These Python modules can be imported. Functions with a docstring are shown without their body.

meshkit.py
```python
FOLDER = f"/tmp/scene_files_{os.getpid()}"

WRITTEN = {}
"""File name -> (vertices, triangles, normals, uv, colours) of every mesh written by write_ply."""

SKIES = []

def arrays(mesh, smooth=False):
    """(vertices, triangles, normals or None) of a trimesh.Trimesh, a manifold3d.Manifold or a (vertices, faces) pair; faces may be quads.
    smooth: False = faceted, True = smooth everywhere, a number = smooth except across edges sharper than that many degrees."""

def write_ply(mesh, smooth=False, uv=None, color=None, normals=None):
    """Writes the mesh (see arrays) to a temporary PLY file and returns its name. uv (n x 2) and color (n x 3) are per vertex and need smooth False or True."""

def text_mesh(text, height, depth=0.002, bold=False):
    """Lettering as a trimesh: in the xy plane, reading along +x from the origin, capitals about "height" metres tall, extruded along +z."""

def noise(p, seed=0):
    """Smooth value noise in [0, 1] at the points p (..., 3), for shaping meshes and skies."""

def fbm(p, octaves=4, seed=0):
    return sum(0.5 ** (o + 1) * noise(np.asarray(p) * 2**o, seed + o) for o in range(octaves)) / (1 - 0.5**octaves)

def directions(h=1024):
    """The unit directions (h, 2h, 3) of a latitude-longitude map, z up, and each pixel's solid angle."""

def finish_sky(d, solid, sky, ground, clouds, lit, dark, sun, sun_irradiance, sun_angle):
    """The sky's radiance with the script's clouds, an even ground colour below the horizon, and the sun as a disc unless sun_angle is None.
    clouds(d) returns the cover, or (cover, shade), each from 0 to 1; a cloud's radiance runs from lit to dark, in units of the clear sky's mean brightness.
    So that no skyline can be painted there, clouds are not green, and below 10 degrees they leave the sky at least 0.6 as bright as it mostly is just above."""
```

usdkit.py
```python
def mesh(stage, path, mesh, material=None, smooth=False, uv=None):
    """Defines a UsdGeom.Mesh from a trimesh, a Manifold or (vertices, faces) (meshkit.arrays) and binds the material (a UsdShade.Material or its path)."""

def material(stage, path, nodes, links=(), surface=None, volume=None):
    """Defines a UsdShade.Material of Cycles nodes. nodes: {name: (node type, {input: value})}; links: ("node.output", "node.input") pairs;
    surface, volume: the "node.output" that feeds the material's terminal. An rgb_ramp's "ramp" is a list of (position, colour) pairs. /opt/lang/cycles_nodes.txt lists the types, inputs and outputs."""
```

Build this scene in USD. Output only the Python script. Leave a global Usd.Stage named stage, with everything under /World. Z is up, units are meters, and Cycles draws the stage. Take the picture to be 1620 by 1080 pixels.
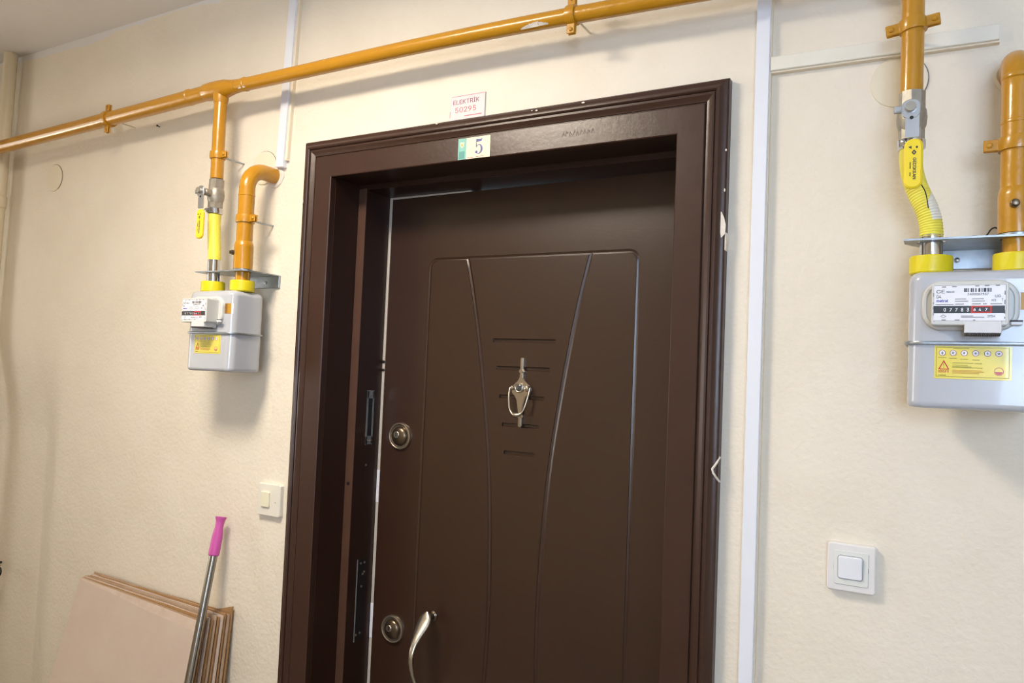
import math, random
import numpy as np
import trimesh
import manifold3d as m3
from shapely.geometry import Polygon, Point, box as sbox, LineString
from shapely import affinity
import meshkit, usdkit
from pxr import Usd, UsdGeom, UsdLux, UsdShade, Gf, Sdf

stage = Usd.Stage.CreateInMemory()
UsdGeom.SetStageUpAxis(stage, 'Z')
UsdGeom.SetStageMetersPerUnit(stage, 1.0)
stage.DefinePrim('/World', 'Xform')
stage.SetDefaultPrim(stage.GetPrimAtPath('/World'))
random.seed(7)
rng = np.random.default_rng(7)

# ------------------------------------------------------------------ camera
F_PX, YAW, PITCH, ROLL = 1215.88, 29.8406, 2.4039, 2.371
CAM = np.array([0.0, -1.43, 1.57])
cam = UsdGeom.Camera.Define(stage, '/World/camera')
cam.CreateHorizontalApertureAttr(36.0)
cam.CreateVerticalApertureAttr(24.0)
cam.CreateFocalLengthAttr(36.0 * F_PX / 1620.0)
cam.CreateClippingRangeAttr(Gf.Vec2f(0.05, 100.0))
cam.CreateExposureAttr(0.26)
cy_, sy_, cp_, sp_ = math.cos(math.radians(YAW)), math.sin(math.radians(YAW)), math.cos(math.radians(PITCH)), math.sin(math.radians(PITCH))
fw = np.array([-sy_ * cp_, cy_ * cp_, sp_])
rt = np.cross(fw, [0, 0, 1.0]); rt /= np.linalg.norm(rt)
up = np.cross(rt, fw)
cr, sr = math.cos(math.radians(ROLL)), math.sin(math.radians(ROLL))
rt2, up2 = rt * cr + up * sr, -rt * sr + up * cr
cam.AddTransformOp().Set(Gf.Matrix4d(*rt2, 0, *up2, 0, *(-fw), 0, *CAM, 1))

# ------------------------------------------------------------------ light: daylight through the window behind the photographer, a ceiling lamp
sky = UsdLux.DomeLight.Define(stage, '/World/sky')
sky.CreateColorAttr(Gf.Vec3f(0.75, 0.87, 1.0)); sky.CreateIntensityAttr(1.0)


def rect_light(name, pos, target, w, h, inten, col):
    l = UsdLux.RectLight.Define(stage, '/World/' + name)
    l.CreateWidthAttr(w); l.CreateHeightAttr(h); l.CreateIntensityAttr(inten); l.CreateColorAttr(Gf.Vec3f(*col))
    z = np.array(pos, float) - np.array(target, float); z /= np.linalg.norm(z)
    x = np.cross([0, 0, 1.0] if abs(z[2]) < .99 else [0, 1.0, 0], z); x /= np.linalg.norm(x)
    y = np.cross(z, x)
    l.AddTransformOp().Set(Gf.Matrix4d(*x, 0, *y, 0, *z, 0, *pos, 1))
    return l


WIN = (0.16, 1.26, 1.25, 2.45)          # window in the wall behind the photographer: x0 x1 z0 z1
WIN_Y = -2.9
LAMP = (-1.25, -0.95, 2.60)
rect_light('daylight', (0.5 * (WIN[0] + WIN[1]), WIN_Y - 0.30, 0.5 * (WIN[2] + WIN[3])), (0.5 * (WIN[0] + WIN[1]), 0, 0.5 * (WIN[2] + WIN[3])),
           WIN[1] - WIN[0] + 0.2, WIN[3] - WIN[2] + 0.2, 8.8, (0.67, 0.90, 1.25))
WIN2 = (-2.35, -0.95, 0.95, 2.25)       # window in the left end wall: y0 y1 z0 z1
rect_light('daylight_left', (-4.6 - 0.30, 0.5 * (WIN2[0] + WIN2[1]), 0.5 * (WIN2[2] + WIN2[3])), (0, 0.5 * (WIN2[0] + WIN2[1]), 0.5 * (WIN2[2] + WIN2[3])),
           WIN2[1] - WIN2[0] + 0.2, WIN2[3] - WIN2[2] + 0.2, 3.0, (1.0, 0.82, 0.58))
# sunlit ground outside throws light up through both windows on to the ceiling
rect_light('ground_light_left', (-5.5, 0.5 * (WIN2[0] + WIN2[1]), 0.35), (-3.6, 0.5 * (WIN2[0] + WIN2[1]), 2.4), 1.8, 1.3, 28.0, (1.0, 0.84, 0.60))
rect_light('ground_light_front', (0.5 * (WIN[0] + WIN[1]), WIN_Y - 1.0, 0.35), (0.5 * (WIN[0] + WIN[1]), WIN_Y + 0.9, 2.4), 1.8, 1.3, 23.0, (0.82, 0.94, 1.1))
lamp = UsdLux.DiskLight.Define(stage, '/World/lamp_light')
lamp.CreateRadiusAttr(0.22); lamp.CreateIntensityAttr(50.0); lamp.CreateColorAttr(Gf.Vec3f(1.0, 0.87, 0.71))
lamp.AddTranslateOp().Set(Gf.Vec3d(LAMP[0], LAMP[1], LAMP[2] - 0.075))

# ------------------------------------------------------------------ materials
L = '/World/Looks/'
stage.DefinePrim('/World/Looks', 'Scope')


def lin(r, g, b):
    return tuple((c / 255 / 12.92 if c / 255 <= 0.04045 else ((c / 255 + 0.055) / 1.055) ** 2.4) for c in (r, g, b))


def mat(name, col, rough=0.5, metal=0.0, noise=None, bump=None, spec=0.5, coat=0.0):
    """noise: (scale, second colour, contrast width); bump: (scale, distance)"""
    n = {'p': ('principled_bsdf', {'base_color': col, 'roughness': rough, 'metallic': metal, 'specular_ior_level': spec, 'coat_weight': coat})}
    k = []
    if noise or bump:
        n['t'] = ('texture_coordinate', {}); n['g'] = ('geometry', {})
    if noise:
        n['n'] = ('noise_texture', {'scale': noise[0], 'detail': 4.0, 'roughness': 0.6})
        n['r'] = ('rgb_ramp', {'ramp': [(0.5 - noise[2], col), (0.5 + noise[2], noise[1])]})
        k += [('g.position', 'n.vector'), ('n.fac', 'r.fac'), ('r.color', 'p.base_color')]
    if bump:
        n['bn'] = ('noise_texture', {'scale': bump[0], 'detail': 3.0})
        n['b'] = ('bump', {'distance': bump[1], 'strength': 1.0})
        k += [('g.position', 'bn.vector'), ('bn.fac', 'b.height'), ('b.normal', 'p.normal')]
    return usdkit.material(stage, L + name, n, k, surface='p.BSDF')


M = {}
CREAM, CEIL = lin(231, 222, 205), lin(226, 224, 226)
# wall paint: cream emulsion over stippled plaster; the ceiling's white laps unevenly down over the top edge
M['wall'] = usdkit.material(stage, L + 'wall_paint', {
    'g': ('geometry', {}), 's': ('separate_xyz', {}),
    'n1': ('noise_texture', {'scale': 2.2, 'detail': 5.0, 'roughness': 0.55}),
    'off': ('math', {'math_type': 'multiply_add', 'value2': 0.14, 'value3': -0.07}),
    'add': ('math', {'math_type': 'add'}),
    'mask': ('map_range', {'from_min': 2.590, 'from_max': 2.594, 'to_min': 0.0, 'to_max': 1.0, 'clamp': True}),
    'n2': ('noise_texture', {'scale': 5.0, 'detail': 6.0, 'roughness': 0.6}),
    'r2': ('rgb_ramp', {'ramp': [(0.3, lin(226, 217, 201)), (0.7, lin(232, 224, 210))]}),
    'mx': ('mix_color', {'b': CEIL}),
    'n3': ('noise_texture', {'scale': 105.0, 'detail': 3.0, 'roughness': 0.5}),
    'n4': ('noise_texture', {'scale': 30.0, 'detail': 2.0}),
    'h': ('math', {'math_type': 'multiply_add', 'value2': 0.8}),
    'b': ('bump', {'distance': 0.0030, 'strength': 0.42}),
    'p': ('principled_bsdf', {'roughness': 0.62, 'specular_ior_level': 0.35})},
    [('g.position', 'n1.vector'), ('g.position', 's.vector'), ('n1.fac', 'off.value1'), ('s.z', 'add.value1'), ('off.value', 'add.value2'),
     ('add.value', 'mask.value'), ('mask.result', 'mx.fac'), ('g.position', 'n2.vector'), ('n2.fac', 'r2.fac'), ('r2.color', 'mx.a'), ('mx.result', 'p.base_color'),
     ('g.position', 'n3.vector'), ('g.position', 'n4.vector'), ('n4.fac', 'h.value1'), ('n3.fac', 'h.value3'), ('h.value', 'b.height'), ('b.normal', 'p.normal')], surface='p.BSDF')
M['wall_plain'] = mat('wall_plain', lin(228, 215, 190), 0.7)
M['ceiling'] = mat('ceiling_paint', CEIL, 0.8, noise=(3.0, lin(222, 219, 220), 0.3), bump=(60, 0.0006))
M['floor'] = mat('floor_terrazzo', lin(150, 142, 132), 0.4, noise=(90, lin(112, 104, 96), 0.1))
M['yellow'] = mat('pipe_yellow_paint', lin(190, 136, 24), 0.30, noise=(26, lin(182, 127, 20), 0.3), bump=(90, 0.0006), coat=0.3)
M['hose'] = mat('hose_yellow_plastic', lin(232, 222, 84), 0.42)
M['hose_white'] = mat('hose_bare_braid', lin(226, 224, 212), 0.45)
M['nut_yellow'] = mat('cap_yellow_plastic', lin(226, 210, 30), 0.38, noise=(40, lin(216, 198, 22), 0.3))
M['grip_yellow'] = mat('lever_yellow_vinyl', lin(240, 214, 42), 0.35)
M['valve_metal'] = mat('valve_cast_nickel', lin(168, 163, 152), 0.42, metal=0.45, noise=(60, lin(146, 140, 130), 0.25), bump=(120, 0.0006))
M['lever_steel'] = mat('lever_steel', lin(186, 188, 190), 0.35, metal=0.85)
M['chrome'] = mat('chrome', lin(205, 207, 212), 0.16, metal=1.0)
M['galv'] = mat('galvanised_steel', lin(178, 184, 190), 0.38, metal=0.8, noise=(35, lin(150, 157, 165), 0.2))
M['dark_steel'] = mat('dark_steel', lin(60, 56, 56), 0.4, metal=0.7)
M['meter_grey'] = mat('meter_enamel', lin(184, 188, 197), 0.20, coat=0.4)
M['index_grey'] = mat('index_housing_plastic', lin(205, 206, 204), 0.4)
M['index_tab'] = mat('index_tab_plastic', lin(214, 214, 216), 0.45)
M['white_print'] = mat('white_label', lin(232, 232, 238), 0.35)
M['black'] = mat('black_plastic', lin(28, 26, 26), 0.4)
M['ink'] = mat('dark_ink', lin(62, 58, 62), 0.6)
M['ink_soft'] = mat('grey_ink', lin(140, 138, 142), 0.6)
M['blue_ink'] = mat('blue_ink', lin(70, 62, 176), 0.6)
M['red_ink'] = mat('red_ink', lin(196, 58, 52), 0.6)
M['red_pale'] = mat('pale_red_ink', lin(206, 120, 128), 0.6)
M['orange_ink'] = mat('orange_ink', lin(214, 172, 80), 0.6)
M['green_ink'] = mat('olive_ink', lin(150, 148, 62), 0.6)
M['plum_ink'] = mat('plum_ink', lin(160, 96, 122), 0.6)
M['label_yellow'] = mat('label_yellow', lin(232, 214, 84), 0.22, coat=0.5)
M['gold'] = mat('gold_seal', lin(212, 160, 62), 0.3, metal=0.4)
M['gold_dark'] = mat('dark_gold_seal', lin(150, 108, 48), 0.35, metal=0.3)
M['strip'] = mat('frame_strip_lacquer', lin(84, 60, 48), 0.30, noise=(14, lin(78, 55, 44), 0.25))
M['steel_tube'] = mat('mop_steel_tube', lin(150, 147, 142), 0.22, metal=1.0)
M['casing'] = mat('casing_brown_lacquer', lin(60, 38, 29), 0.33, noise=(14, lin(55, 34, 26), 0.25), bump=(70, 0.0003))
M['frame'] = mat('frame_brown_lacquer', lin(50, 29, 21), 0.36, noise=(14, lin(45, 26, 19), 0.25), bump=(90, 0.0003), spec=0.4)
M['leaf'] = mat('leaf_brown_lacquer', lin(54, 34, 24), 0.28, noise=(10, lin(50, 31, 22), 0.25), bump=(220, 0.0001), spec=0.7)
M['gasket'] = mat('gasket_white', lin(196, 188, 178), 0.5)
M['latch_white'] = mat('latch_white', lin(232, 232, 240), 0.4)
M['brass'] = mat('antique_nickel_brass', lin(176, 164, 148), 0.30, metal=0.9)
M['lock_dark'] = mat('lock_bronze', lin(112, 98, 82), 0.30, metal=0.9)
M['satin'] = mat('satin_nickel', lin(196, 188, 174), 0.28, metal=0.95)
M['lens'] = mat('viewer_lens', lin(70, 72, 74), 0.08)
M['trunk'] = mat('trunking_white_pvc', lin(226, 230, 240), 0.42)
M['trunk_ivory'] = mat('trunking_ivory_pvc', lin(232, 230, 222), 0.45, noise=(9, lin(226, 222, 208), 0.2))
M['trunk_base'] = mat('trunking_base_pvc', lin(230, 218, 198), 0.5)
M['switch'] = mat('switch_white_plastic', lin(224, 222, 222), 0.34)
M['switch_insert'] = mat('switch_insert_plastic', lin(220, 222, 218), 0.36)
M['switch_key'] = mat('switch_key_plastic', lin(230, 233, 240), 0.28)
M['switch_old'] = mat('switch_aged_plastic', lin(226, 222, 212), 0.34)
M['switch_old_key'] = mat('switch_aged_key', lin(234, 230, 206), 0.3)
M['patch'] = mat('patch_cover_paint', lin(226, 217, 196), 0.5)
M['plaster'] = mat('plaster_white', lin(234, 228, 220), 0.8, noise=(50, lin(206, 196, 184), 0.25), bump=(120, 0.002))
M['crack'] = mat('cement_grey', lin(138, 130, 120), 0.9)
M['cream_pipe'] = mat('drain_pipe_cream', lin(226, 214, 190), 0.4)
M['card_face'] = mat('cardboard_pale_face', lin(202, 186, 174), 0.75, noise=(7, lin(194, 174, 160), 0.3), bump=(60, 0.0004))
M['card_brown'] = mat('cardboard_brown', lin(170, 132, 90), 0.8, noise=(30, lin(150, 112, 72), 0.3), bump=(90, 0.0006))
M['card_mid'] = mat('cardboard_greyish', lin(182, 158, 136), 0.8, noise=(30, lin(162, 136, 112), 0.3), bump=(90, 0.0006))
M['card_top'] = mat('cardboard_worn_edge', lin(214, 198, 186), 0.8, noise=(30, lin(198, 176, 158), 0.25))
M['magenta'] = mat('grip_magenta_plastic', lin(196, 84, 166), 0.4)
M['plate_cream'] = mat('number_plate_cream', lin(232, 216, 186), 0.4)
M['teal'] = mat('number_plate_teal', lin(120, 182, 172), 0.4)
M['teal_dark'] = mat('number_plate_dark_teal', lin(78, 150, 142), 0.4)
M['five_blue'] = mat('number_blue', lin(62, 66, 140), 0.4)
M['sticker'] = mat('sticker_paper', lin(214, 206, 208), 0.5)
M['worn'] = mat('worn_print', lin(92, 82, 78), 0.55)
M['window_frame'] = mat('window_frame_white', lin(225, 225, 222), 0.4)
M['glass'] = usdkit.material(stage, L + 'window_glass', {'f': ('fresnel', {'IOR': 1.45}), 't': ('transparent_bsdf', {}), 'gl': ('glossy_bsdf', {'roughness': 0.02}), 'm': ('mix_closure', {})},
                             [('f.fac', 'm.fac'), ('t.BSDF', 'm.closure1'), ('gl.BSDF', 'm.closure2')], surface='m.closure')
M['lamp_glow'] = usdkit.material(stage, L + 'lamp_opal_glass', {'e': ('emission', {'color': (1.0, 0.9, 0.72), 'strength': 6.0})}, surface='e.emission')

# ------------------------------------------------------------------ scene helpers
used = {}
origin = {}


def numbered(parent, name):
    k = used.get((parent, name), 0); used[(parent, name)] = k + 1
    return name if k == 0 else f'{name}_{k:03d}'


def tag(prim, label=None, cat=None, group=None, kind=None):
    for k, v in (('label', label), ('category', cat), ('group', group), ('kind', kind)):
        if v:
            prim.SetCustomDataByKey(k, v)
    return prim


def path_of(p):
    return '/World' if p is None else str(p.GetPath())


def thing(name, label, cat, loc=(0, 0, 0), group=None, kind=None):
    x = UsdGeom.Xform.Define(stage, '/World/' + numbered('/World', name))
    x.AddTranslateOp().Set(Gf.Vec3d(*map(float, loc)))
    p = tag(x.GetPrim(), label, cat, group, kind)
    origin[str(p.GetPath())] = loc
    return p


def obj(name, mesh, material, parent=None, label=None, cat=None, group=None, kind=None, smooth=32):
    """one Mesh prim; world coordinates are turned into the parent thing's own"""
    if isinstance(mesh, list):
        mesh = trimesh.util.concatenate(mesh)
    pp = path_of(parent)
    if parent is not None:
        o = parent
        while str(o.GetParent().GetPath()) != '/World':
            o = o.GetParent()
        off = origin.get(str(o.GetPath()))
        if off is not None:
            mesh = mesh.copy(); mesh.apply_translation([-off[0], -off[1], -off[2]])
    m = usdkit.mesh(stage, pp + '/' + numbered(pp, name), mesh, M[material], smooth=smooth)
    return tag(m.GetPrim(), label, cat, group, kind)


def dup(src, label, loc):
    x = UsdGeom.Xform.Define(stage, '/World/' + numbered('/World', src.GetName()))
    x.GetPrim().GetReferences().AddInternalReference(src.GetPath())
    x.GetPrim().SetInstanceable(True)
    x.GetPrim().GetAttribute('xformOp:translate').Set(Gf.Vec3d(*map(float, loc)))
    x.GetPrim().SetCustomDataByKey('label', label)
    return x.GetPrim()


# ------------------------------------------------------------------ shape helpers
def bx(x0, x1, y0, y1, z0, z1, b=0.0):
    if b <= 0:
        m = trimesh.creation.box([x1 - x0, y1 - y0, z1 - z0]); m.apply_translation([(x0 + x1) / 2, (y0 + y1) / 2, (z0 + z1) / 2]); return m
    lo, hi = np.array([x0, y0, z0]), np.array([x1, y1, z1])
    pts = []
    for sx in (0, 1):
        for sy in (0, 1):
            for sz in (0, 1):
                c = np.where([sx, sy, sz], hi, lo); d = np.where([sx, sy, sz], -b, b)
                for k in range(3):
                    q = c + d; q[k] = c[k]; pts.append(q)
    return trimesh.convex.convex_hull(np.array(pts))


WALLMAP = np.array([[1, 0, 0, 0], [0, 0, -1, 0], [0, 1, 0, 0], [0, 0, 0, 1.0]])


def onwall(mesh, x=0, y=0, z=0):
    """(right, up, out) -> world, out towards the photographer"""
    m = mesh.copy(); m.apply_transform(WALLMAP); m.apply_translation([x, y, z]); return m


def rr(w, h, r, n=6):
    p = []
    for cx, cy, a0 in ((w / 2 - r, h / 2 - r, 0), (-w / 2 + r, h / 2 - r, 90), (-w / 2 + r, -h / 2 + r, 180), (w / 2 - r, -h / 2 + r, 270)):
        for k in range(n + 1):
            a = math.radians(a0 + 90 * k / n); p.append((cx + r * math.cos(a), cy + r * math.sin(a)))
    return np.array(p)


def loft(loops, cap0=True, cap1=True):
    n = len(loops[0]); v = np.vstack(loops); f = []
    for k in range(len(loops) - 1):
        for i in range(n):
            a, b = k * n + i, k * n + (i + 1) % n
            f += [(a, b, b + n), (a, b + n, a + n)]
    v = list(v)
    if cap0:
        v.append(np.mean(loops[0], 0)); c = len(v) - 1
        f += [(c, (i + 1) % n, i) for i in range(n)]
    if cap1:
        v.append(np.mean(loops[-1], 0)); c = len(v) - 1; o = (len(loops) - 1) * n
        f += [(c, o + i, o + (i + 1) % n) for i in range(n)]
    return trimesh.Trimesh(np.array(v), np.array(f), process=False)


def plate(w, h, r, steps, n=6):
    """rounded-rectangle plate in (right, up, out): steps of (inset, out)"""
    return loft([np.c_[rr(w - 2 * i, h - 2 * i, max(r - i, 0.0004), n), np.full(4 * (n + 1), o)] for i, o in steps])


def frames(P):
    P = np.asarray(P, float)
    T = np.gradient(P, axis=0); T /= np.linalg.norm(T, axis=1, keepdims=True)
    a = np.array([0, 0, 1.0]) if abs(T[0][2]) < 0.9 else np.array([1.0, 0, 0])
    N = [np.cross(T[0], a) / np.linalg.norm(np.cross(T[0], a))]
    for k in range(1, len(P)):
        q = N[-1] - T[k] * np.dot(N[-1], T[k]); N.append(q / np.linalg.norm(q))
    N = np.array(N); return T, N, np.cross(T, N)


def tube(P, r, n=16, rb=None):
    """closed tube along P; r (and rb, the second axis) scalar or per point"""
    P = np.asarray(P, float); r = np.broadcast_to(r, len(P)); rb = r if rb is None else np.broadcast_to(rb, len(P))
    T, N, B = frames(P)
    a = np.linspace(0, 2 * math.pi, n, endpoint=False)
    return loft([P[k] + np.outer(np.cos(a) * r[k], N[k]) + np.outer(np.sin(a) * rb[k], B[k]) for k in range(len(P))])


def spline(P, n=40):
    from scipy.interpolate import CubicSpline
    P = np.asarray(P, float); t = np.r_[0, np.cumsum(np.linalg.norm(np.diff(P, axis=0), axis=1))]
    return CubicSpline(t, P)(np.linspace(0, t[-1], n))


def lathe(prof, pos=(0, 0, 0), axis=(0, 0, 1), n=24):
    """profile of (radius, height) revolved about axis through pos"""
    prof = np.array(prof, float)
    m = loft([np.c_[np.cos(np.linspace(0, 2 * math.pi, n, endpoint=False)) * max(r, 1e-5), np.sin(np.linspace(0, 2 * math.pi, n, endpoint=False)) * max(r, 1e-5), np.full(n, h)] for r, h in prof])
    m.apply_transform(trimesh.geometry.align_vectors([0, 0, 1], np.array(axis, float) / np.linalg.norm(axis)))
    m.apply_translation(pos); return m


def extr(poly, h):
    g = getattr(poly, 'geoms', [poly])
    return trimesh.util.concatenate([trimesh.creation.extrude_polygon(p, h, engine='earcut') for p in g if p.area > 1e-12])


def text(s, h, bold=False, width=None, depth=0.0003):
    m = meshkit.text_mesh(s, h, depth, bold); m.apply_translation([-m.bounds[0][0], 0, 0])
    if width:
        m.apply_scale([width / (m.bounds[1][0]), 1, 1])
    return m


def man(m):
    return m3.Manifold(m3.Mesh(vert_properties=np.asarray(m.vertices, np.float32), tri_verts=np.asarray(m.faces, np.uint32)))


def fromman(m):
    q = m.to_mesh(); return trimesh.Trimesh(q.vert_properties[:, :3], q.tri_verts, process=False)


# ================================================================== THE SETTING
CEIL_Z = 2.612
OX0, OX1, OZ = -1.395, -0.412, 2.09          # opening in the wall, hidden behind the casing
X0, X1, YB = -4.6, 1.35, WIN_Y


def dent(x, z):
    """y offset of the plaster face: slight waviness, and a shallow step in the plaster on the far left"""
    s = np.clip((-2.470 - x) / 0.15, 0, 1); s = s * s * (3 - 2 * s)
    t = np.clip((1.68 - z) / 0.40, 0, 1); t = t * t * (3 - 2 * t)
    p = np.stack([x * 1.6, z * 1.6, np.zeros_like(x)], -1)
    w = (meshkit.fbm(p, 3, 5) - 0.5) * 0.004 * np.clip((-1.5 - x) * 3 + 0.25, 0, 1)
    return 0.034 * s * t + w + 0.002


def wall_face(xs, zs):
    X, Z = np.meshgrid(xs, zs); Y = dent(X, Z)
    v = np.c_[X.ravel(), Y.ravel(), Z.ravel()]; n = len(xs); f = []
    i, j = np.meshgrid(np.arange(n - 1), np.arange(len(zs) - 1)); a = (j * n + i).ravel()
    f = np.vstack([np.c_[a, a + 1, a + n + 1], np.c_[a, a + n + 1, a + n]])
    return trimesh.Trimesh(v, f, process=False)


zs = np.linspace(0, 2.7, 91)
xl = np.unique(np.r_[np.linspace(X0, -2.7, 20), np.linspace(-2.7, -2.3, 41), np.linspace(-2.3, OX0, 31)])
wall = [wall_face(xl, zs), wall_face(np.linspace(OX0, OX1, 12), np.linspace(OZ, 2.7, 12)), wall_face(np.linspace(OX1, X1, 30), zs),
        bx(X0, OX0, 0.035, 0.28, 0, 2.7), bx(OX1, X1, 0.035, 0.28, 0, 2.7), bx(OX0, OX1, 0.035, 0.28, OZ, 2.7),
        bx(OX0 - 0.001, OX0, 0.0, 0.28, 0, OZ), bx(OX1, OX1 + 0.001, 0.0, 0.28, 0, OZ), bx(OX0, OX1, 0.0, 0.28, OZ, OZ + 0.001)]
obj('wall_back', wall, 'wall', kind='structure', label='cream stippled wall around the brown door', smooth=20)
obj('floor', bx(X0 - 0.2, X1 + 0.2, YB - 0.2, 0.28, -0.1, 0.0), 'floor', kind='structure', label='grey terrazzo landing floor')
obj('ceiling', bx(X0 - 0.2, X1 + 0.2, YB - 0.2, 0.28, CEIL_Z, CEIL_Z + 0.12), 'ceiling', kind='structure', label='off white ceiling above the wall')
obj('wall_left', [bx(X0 - 0.2, X0, YB - 0.2, WIN2[0], 0, 2.7), bx(X0 - 0.2, X0, WIN2[1], 0.28, 0, 2.7), bx(X0 - 0.2, X0, WIN2[0], WIN2[1], 0, WIN2[2]), bx(X0 - 0.2, X0, WIN2[0], WIN2[1], WIN2[3], 2.7)], 'wall_plain', kind='structure', label='cream end wall of the landing on the left')
obj('wall_right', bx(X1, X1 + 0.2, YB - 0.2, 0.28, 0, 2.7), 'wall_plain', kind='structure', label='cream end wall of the landing on the right')
obj('wall_front', [bx(X0, WIN[0], YB - 0.2, YB, 0, 2.7), bx(WIN[1], X1, YB - 0.2, YB, 0, 2.7), bx(WIN[0], WIN[1], YB - 0.2, YB, 0, WIN[2]), bx(WIN[0], WIN[1], YB - 0.2, YB, WIN[3], 2.7)],
    'wall_plain', kind='structure', label='cream wall with the window behind the photographer')
w1 = thing('window_1', 'white framed landing window behind the photographer', 'window', (0.5 * (WIN[0] + WIN[1]), YB - 0.1, WIN[2]), kind='structure')
xm = 0.5 * (WIN[0] + WIN[1])
obj('window_frame', [bx(WIN[0], WIN[0] + 0.05, YB - 0.13, YB - 0.07, WIN[2], WIN[3], 0.004), bx(WIN[1] - 0.05, WIN[1], YB - 0.13, YB - 0.07, WIN[2], WIN[3], 0.004), bx(xm - 0.03, xm + 0.03, YB - 0.13, YB - 0.07, WIN[2], WIN[3], 0.004),
                     bx(WIN[0], WIN[1], YB - 0.13, YB - 0.07, WIN[2], WIN[2] + 0.05, 0.004), bx(WIN[0], WIN[1], YB - 0.13, YB - 0.07, WIN[3] - 0.05, WIN[3], 0.004)], 'window_frame', w1)
obj('pane', bx(WIN[0] + 0.05, xm - 0.03, YB - 0.102, YB - 0.098, WIN[2] + 0.05, WIN[3] - 0.05), 'glass', w1)
obj('pane', bx(xm + 0.03, WIN[1] - 0.05, YB - 0.102, YB - 0.098, WIN[2] + 0.05, WIN[3] - 0.05), 'glass', w1)
w2 = thing('window_2', 'white framed landing window in the left end wall', 'window', (X0 - 0.1, 0.5 * (WIN2[0] + WIN2[1]), WIN2[2]), kind='structure')
ym = 0.5 * (WIN2[0] + WIN2[1])
obj('window_frame', [bx(X0 - 0.13, X0 - 0.07, a, b, c, d, 0.004) for a, b, c, d in ((WIN2[0], WIN2[0] + 0.05, WIN2[2], WIN2[3]), (WIN2[1] - 0.05, WIN2[1], WIN2[2], WIN2[3]), (ym - 0.03, ym + 0.03, WIN2[2], WIN2[3]), (WIN2[0], WIN2[1], WIN2[2], WIN2[2] + 0.05), (WIN2[0], WIN2[1], WIN2[3] - 0.05, WIN2[3]))], 'window_frame', w2)
obj('pane', bx(X0 - 0.102, X0 - 0.098, WIN2[0] + 0.05, ym - 0.03, WIN2[2] + 0.05, WIN2[3] - 0.05), 'glass', w2)
obj('pane', bx(X0 - 0.102, X0 - 0.098, ym + 0.03, WIN2[1] - 0.05, WIN2[2] + 0.05, WIN2[3] - 0.05), 'glass', w2)
lm = thing('ceiling_lamp', 'round opal ceiling lamp on the landing ceiling', 'lamp', (LAMP[0], LAMP[1], CEIL_Z))
obj('lamp_base', lathe([(0.26, 0), (0.26, -0.02), (0.25, -0.03)], (LAMP[0], LAMP[1], CEIL_Z)), 'window_frame', lm)
obj('lamp_bowl', lathe([(0.248, -0.024), (0.244, -0.045), (0.22, -0.057), (0.02, -0.062)], (LAMP[0], LAMP[1], CEIL_Z)), 'lamp_glow', lm)

# ================================================================== THE DOOR
CX0, CX1, CZ = -1.441, -0.367, 2.1365        # outer edge of the casing
IX0, IX1, IZ = -1.3435, -0.4605, 2.0415      # inner edge
door = thing('door_1', 'dark brown steel apartment door standing in a moulded brown casing', 'door', (-0.904, 0, 0), kind='structure')
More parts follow.
